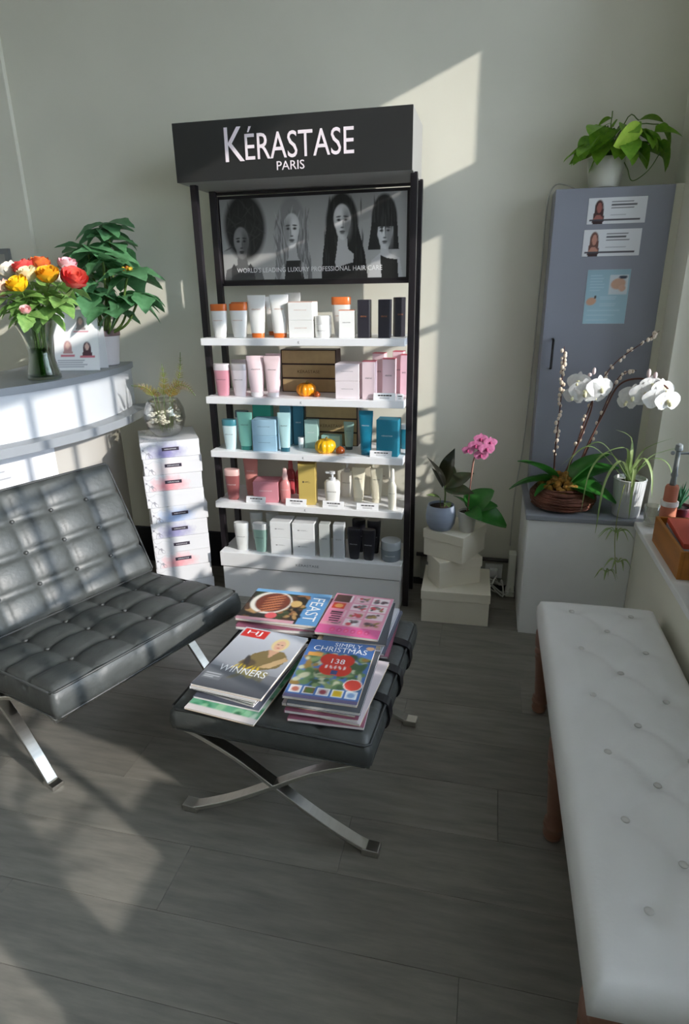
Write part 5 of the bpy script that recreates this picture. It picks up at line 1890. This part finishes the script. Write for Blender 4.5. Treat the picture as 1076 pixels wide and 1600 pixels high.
arch = [((-.10, -.03, .27), (-.17, -.06, .20), (-.19, -.07, .02)), ((-.06, -.07, .25), (-.12, -.12, .17), (-.135, -.14, -.04)), ((-.16, -.02, .29), (-.24, -.03, .25), (-.26, -.03, .14)),
        ((-.12, .0, .30), (-.20, .0, .28), (-.28, .01, .20)), ((-.005, -.07, .22), (-.01, -.10, .13), (-.01, -.115, .02)), ((.05, -.04, .26), (.10, -.07, .30), (.16, -.10, .33)),
        ((.05, -.03, .25), (.12, -.06, .24), (.16, -.08, .10)), ((.03, .02, .26), (.07, .02, .30), (.14, .0, .34)), ((-.03, -.03, .28), (-.08, -.06, .30), (-.16, -.09, .27)), ((.02, -.05, .26), (.05, -.10, .22), (.06, -.13, .12)),
        ((-.01, .02, .30), (-.03, .02, .34), (-.08, .02, .36))]
for a in arch:
    ribbon(t, [(rgl.uniform(-.015, .015), rgl.uniform(-.015, .015), .148)] + list(a), .0075, L_spid)
for k in range(8):
    a = k * .8
    ribbon(t, [(.01 * math.cos(a), .01 * math.sin(a), .148), (.03 * math.cos(a), .03 * math.sin(a), .20), (.06 * math.cos(a), .05 * math.sin(a) - .01, .235 + .01 * (k % 3))], .006, L_spid)
# runner with plantlets hanging in front of the radiator cover
part('runner', MB().tube(spline([(-.03, -.05, .15), (-.05, -.11, .10), (-.055, -.12, .0), (-.05, -.125, -.10), (-.03, -.13, -.22)], 6), .0016, 5), mat('runner_stem', (150, 160, 90), .6), t, True)
for (x, y, z), n, s in (((-.052, -.122, -.04), 10, .075), ((-.03, -.13, -.17), 8, .06), ((-.07, -.13, -.22), 6, .05)):
    for k in range(n):
        a = 2 * PI * k / n + .3
        ribbon(t, [(x, y, z), (x + s * .5 * math.cos(a), y - .01 + s * .25 * math.sin(a), z + .018), (x + s * math.cos(a), y - .015 + s * .4 * math.sin(a), z - .02)], .005, L_spid)

# orchid leaves, arranged so that they lie clear of the stems, the basket rim and the spider pot
rgo = random.Random(5)


def own_free(own):
    q_ = Space()
    for o_ in [o for o in COL.objects if o.parent is None and o.name.split('.')[0] in ('white_orchid', 'pussy_willow', 'twig_basket', 'potted_spider_plant', 'wall_cabinet')]:
        if o_ is not own:
            q_.add(o_)
    return q_


qa = own_free(oa)
for az, pit, s, w, by in ((PI * 1.02, .15, .21, 1.1, -.01), (2.6, .85, .19, 1.1, 0), (2.9, 1.0, .22, .9, -.01), (-.03, .78, .25, 1.2, -.05), (-.10, .45, .26, 1.15, -.06), (-.30, .15, .21, 1.0, -.06), (3.7, -.05, .13, 1.1, -.03), (-.55, .0, .13, 1.0, -.06)):
    clear_leaf(qa, rgo, ol, oa, (.022 * math.cos(az), by + .015 * math.sin(az), .0), az, pit, s, .25, w, free=.5, fp=.4, tries=500)
qa = own_free(ob)
for az, pit, s, by in ((.05, .60, .22, -.045), (-.15, .28, .19, -.05), (.9, .5, .16, .02), (4.3, .05, .11, -.03)):
    clear_leaf(qa, rgo, ol, ob, (.018 * math.cos(az), by, .0), az, pit, s, .25, 1.1, free=.8, fp=.5, tries=500)


# ================================================================ THINGS ON THE WINDOW BOARD
SILL = .5805
M_crate = mat('crate_orange_wood', (176, 112, 40), .45, vary=.25, vscale=5, stretch=(1, .25, 3))
t = thing('wooden_crate', 'orange-brown wooden crate of papers on the window board', 'crate', (.735, 2.205, SILL))
part('side_panel', MB().box(-.088, -.076, -.172, .172, 0, .10), M_crate, t, bevel=.002)
part('side_panel', MB().box(.076, .088, -.172, .172, 0, .10), M_crate, t, bevel=.002)
part('end_panel', MB().box(-.076, .076, -.172, -.160, 0, .10), M_crate, t, bevel=.002)
part('end_panel', MB().box(-.076, .076, .160, .172, 0, .10), M_crate, t, bevel=.002)
part('bottom', MB().box(-.076, .076, -.160, .160, 0, .008), M_crate, t)
rgq = random.Random(4)
for k in range(5):
    lab = ['white sheaf of paper', 'grey folded booklet', 'cream paper bundle', 'pale printed booklet', 'coral red leaflet'][k]
    tag(part('paper_bundle', MB().box(-.06, .06, -.145 + .03 * (k > 2), .145, 0, .019), mat('paper_%d' % k, ((226, 226, 230), (176, 178, 182), (214, 206, 192), (206, 208, 214), (228, 104, 84))[k], .6), None, bevel=.001, loc=(.735, 2.205, SILL + .0085 + k * .0195), rot=(0, 0, R(rgq.uniform(-3, 3)))), lab + (' lying on top in the wooden crate' if k == 4 else ' in the wooden crate'), 'paper')
t = thing('potted_aloe', 'small aloe in a maroon pot on the window board', 'potted plant', (.765, 2.533, SILL))
pot(t, .036, .05, .095, mat('pot_maroon', (104, 34, 40), .4), .004)
al = leaf_data('aloe_leaf', leafmat('aloe_green', (54, 110, 74)), lambda u: max(.003, .09 * (1 - u ** 1.6)), -.35, .6)
for k in range(11):
    place_leaf(al, t, (0, 0, .085), k * 2.4, .85 + .05 * k, .095 + .008 * (k % 3), 0, 1.0)
t = thing('terracotta_bottle', 'terracotta bottle with white collar and grey tap-like stem by the window', 'bottle', (.70, 2.425, SILL))
part('body', MB().lathe([(.026, 0), (.029, .004), (.028, .13), (.024, .145), (.024, .20), (.020, .21)], 28), mat('terracotta', (196, 122, 96), .7), t, 'auto')
part('collar', MB().lathe([(.0285, .128), (.031, .130), (.031, .146), (.0245, .148)], 28), M_white, t, 'auto')
part('stem', MB().lathe([(.009, .208), (.012, .214), (.009, .24), (.013, .25), (.009, .262), (.008, .34), (.014, .345), (.012, .365), (.004, .37)], 16), mat('stem_grey', (128, 134, 136), .4), t, 'auto')
part('spout', MB().tube(spline([(.0, 0, .332), (.03, -.0, .334), (.09, -.01, .336)], 4), .005, 7).sphere((-.018, 0, .333), .008, 8), MATS['stem_grey'], t, True)
t = thing('blue_carton', 'tall light blue carton on the window board behind the crate', 'carton', (.818, 2.432, SILL))
part('body', MB().box(-.03, .03, -.03, .03, 0, .25), mat('carton_sky_blue', (126, 160, 190), .5), t, bevel=.002)
part('flap', MB().box(-.029, .029, -.029, .029, .25, .253), mat('carton_sky_light', (196, 210, 222), .5), t)
t = thing('glass_tumbler', 'small clear glass tumbler beside the spider plant', 'glass', (.678, 2.548, SILL))
part('glass', MB().lathe([(.024, 0), (.028, .003), (.032, .085), (.030, .085), (.026, .008), (.001, .006)], 28), M_bowl, t, True)


# ================================================================ PLANTS FURTHER ALONG THE WINDOW BOARD (unseen; troughs and tray added to block the low sun)
M_trough = mat('trough_white', (214, 214, 210), .5)
L_lily = leafmat('lily_leaf', (64, 112, 56), (48, 90, 44))
lil = leaf_data('lily_leaf', L_lily, lambda u: max(.004, .15 * math.sin(PI * u ** .8) ** .8), .5, .2)
lil2 = leaf_data('lily_leaf_broad', L_lily, lambda u: max(.004, .22 * math.sin(PI * u ** .75) ** .8), .8, .15)
WSP = Space()
for o_ in [o for o in COL.objects if o.parent is None and o.name.split('.')[0] in ('window_1', 'wooden_crate', 'paper_bundle', 'blue_carton', 'terracotta_bottle', 'potted_aloe')]:
    WSP.add(o_)
for i_, (yc, lab) in enumerate(((2.13, 'beside the wooden crate'), (1.715, 'second from the crate'), (1.305, 'third from the crate'), (.895, 'beside the sun-blocking tray'))):  # added out of view to keep low sun off the floor and stand
    t = thing('sun_block_trough', 'added unseen white trough of lily leaves blocking low sun on the window board, ' + lab, 'potted plant', (.846 if i_ == 0 else .796, yc, SILL), 0, 'added sun-blocking troughs on the window board')
    hw = .018 if i_ == 0 else .07
    part('trough', MB().box(-hw, hw, -.2, .2, 0, .16), M_trough, t, bevel=.006)
    part('soil', MB().box(-hw + .006, hw - .006, -.194, .194, .158, .164), M_soil, t)
    rgz = random.Random(60 + i_)
    for k in range(44):
        p = (rgz.uniform(-hw * .6, hw * .6), -.19 + .38 * k / 43, .16)
        az = rgz.choice([PI / 2, -PI / 2]) + rgz.uniform(-.5, .5) * (0.4 if i_ == 0 else 1)
        clear_leaf(WSP, rgz, rgz.choice([lil, lil2]), t, p, az, rgz.uniform(1.05, 1.5), rgz.uniform(.16, .28) * (1.0 if i_ else 1.1), rgz.uniform(-.4, .4), 1.5, free=1.2, fp=.3)
    WSP.add(t)
t = thing('sun_block_tray', 'added unseen low white tray blocking sun on the window board between the palm and the lily troughs', 'tray', (.80, .565, SILL))  # added out of view to keep direct sun off the bench end
part('tray', MB().box(-.066, .066, -.095, .095, 0, .108), M_trough, t, bevel=.005)
part('soil', MB().box(-.062, .062, -.088, .088, .106, .112), M_soil, t)
WSP.add(t)
t = thing('potted_palm', 'small parlour palm in a terracotta pot at the near end of the window board', 'potted plant', (.79, .10, SILL))
pot(t, .06, .08, .15, MATS['terracotta'], .006)
L_palm = leafmat('palm_leaf', (70, 116, 54), (52, 94, 44))
pmf = leaf_data('palm_leaflet', L_palm, lambda u: max(.003, .075 * math.sin(PI * u ** .7)), .4, .2, 6, 2)
rgz = random.Random(77)
for k in range(46):  # broad leaves added to thicken the palm against the low sun
    clear_leaf(WSP, rgz, lil2, t, (rgz.uniform(-.04, .03), rgz.uniform(-.05, .05), .14), rgz.uniform(0, 6.28), rgz.uniform(1.1, 1.5), rgz.uniform(.16, .34), rgz.uniform(-.5, .5), 1.5, free=PI, fp=.3)
for az, pit, L_ in ((1.5, .62, .40), (1.3, .95, .36), (-1.4, .8, .32), (2.6, .9, .26), (1.55, .25, .38)):
    d = Vector((math.cos(az) * math.cos(pit) * .6, math.sin(az) * math.cos(pit), math.sin(pit)))
    path = spline([(0, 0, .14), Vector((0, 0, .14)) + d * L_ * .5, Vector((0, 0, .14 - .05)) + d * L_], 6)
    part('frond_stem', MB().tube(path, .003, 5), M_stem, t, True)
    for k in range(2, len(path)):
        for s_ in (-1, 1):
            clear_leaf(WSP, rgz, pmf, t, path[k], az + s_ * .75, pit * .4 + rgz.uniform(-.2, .2), .13 * (1 - .3 * k / len(path)), 0, 1.0, 'leaflet', free=.8)
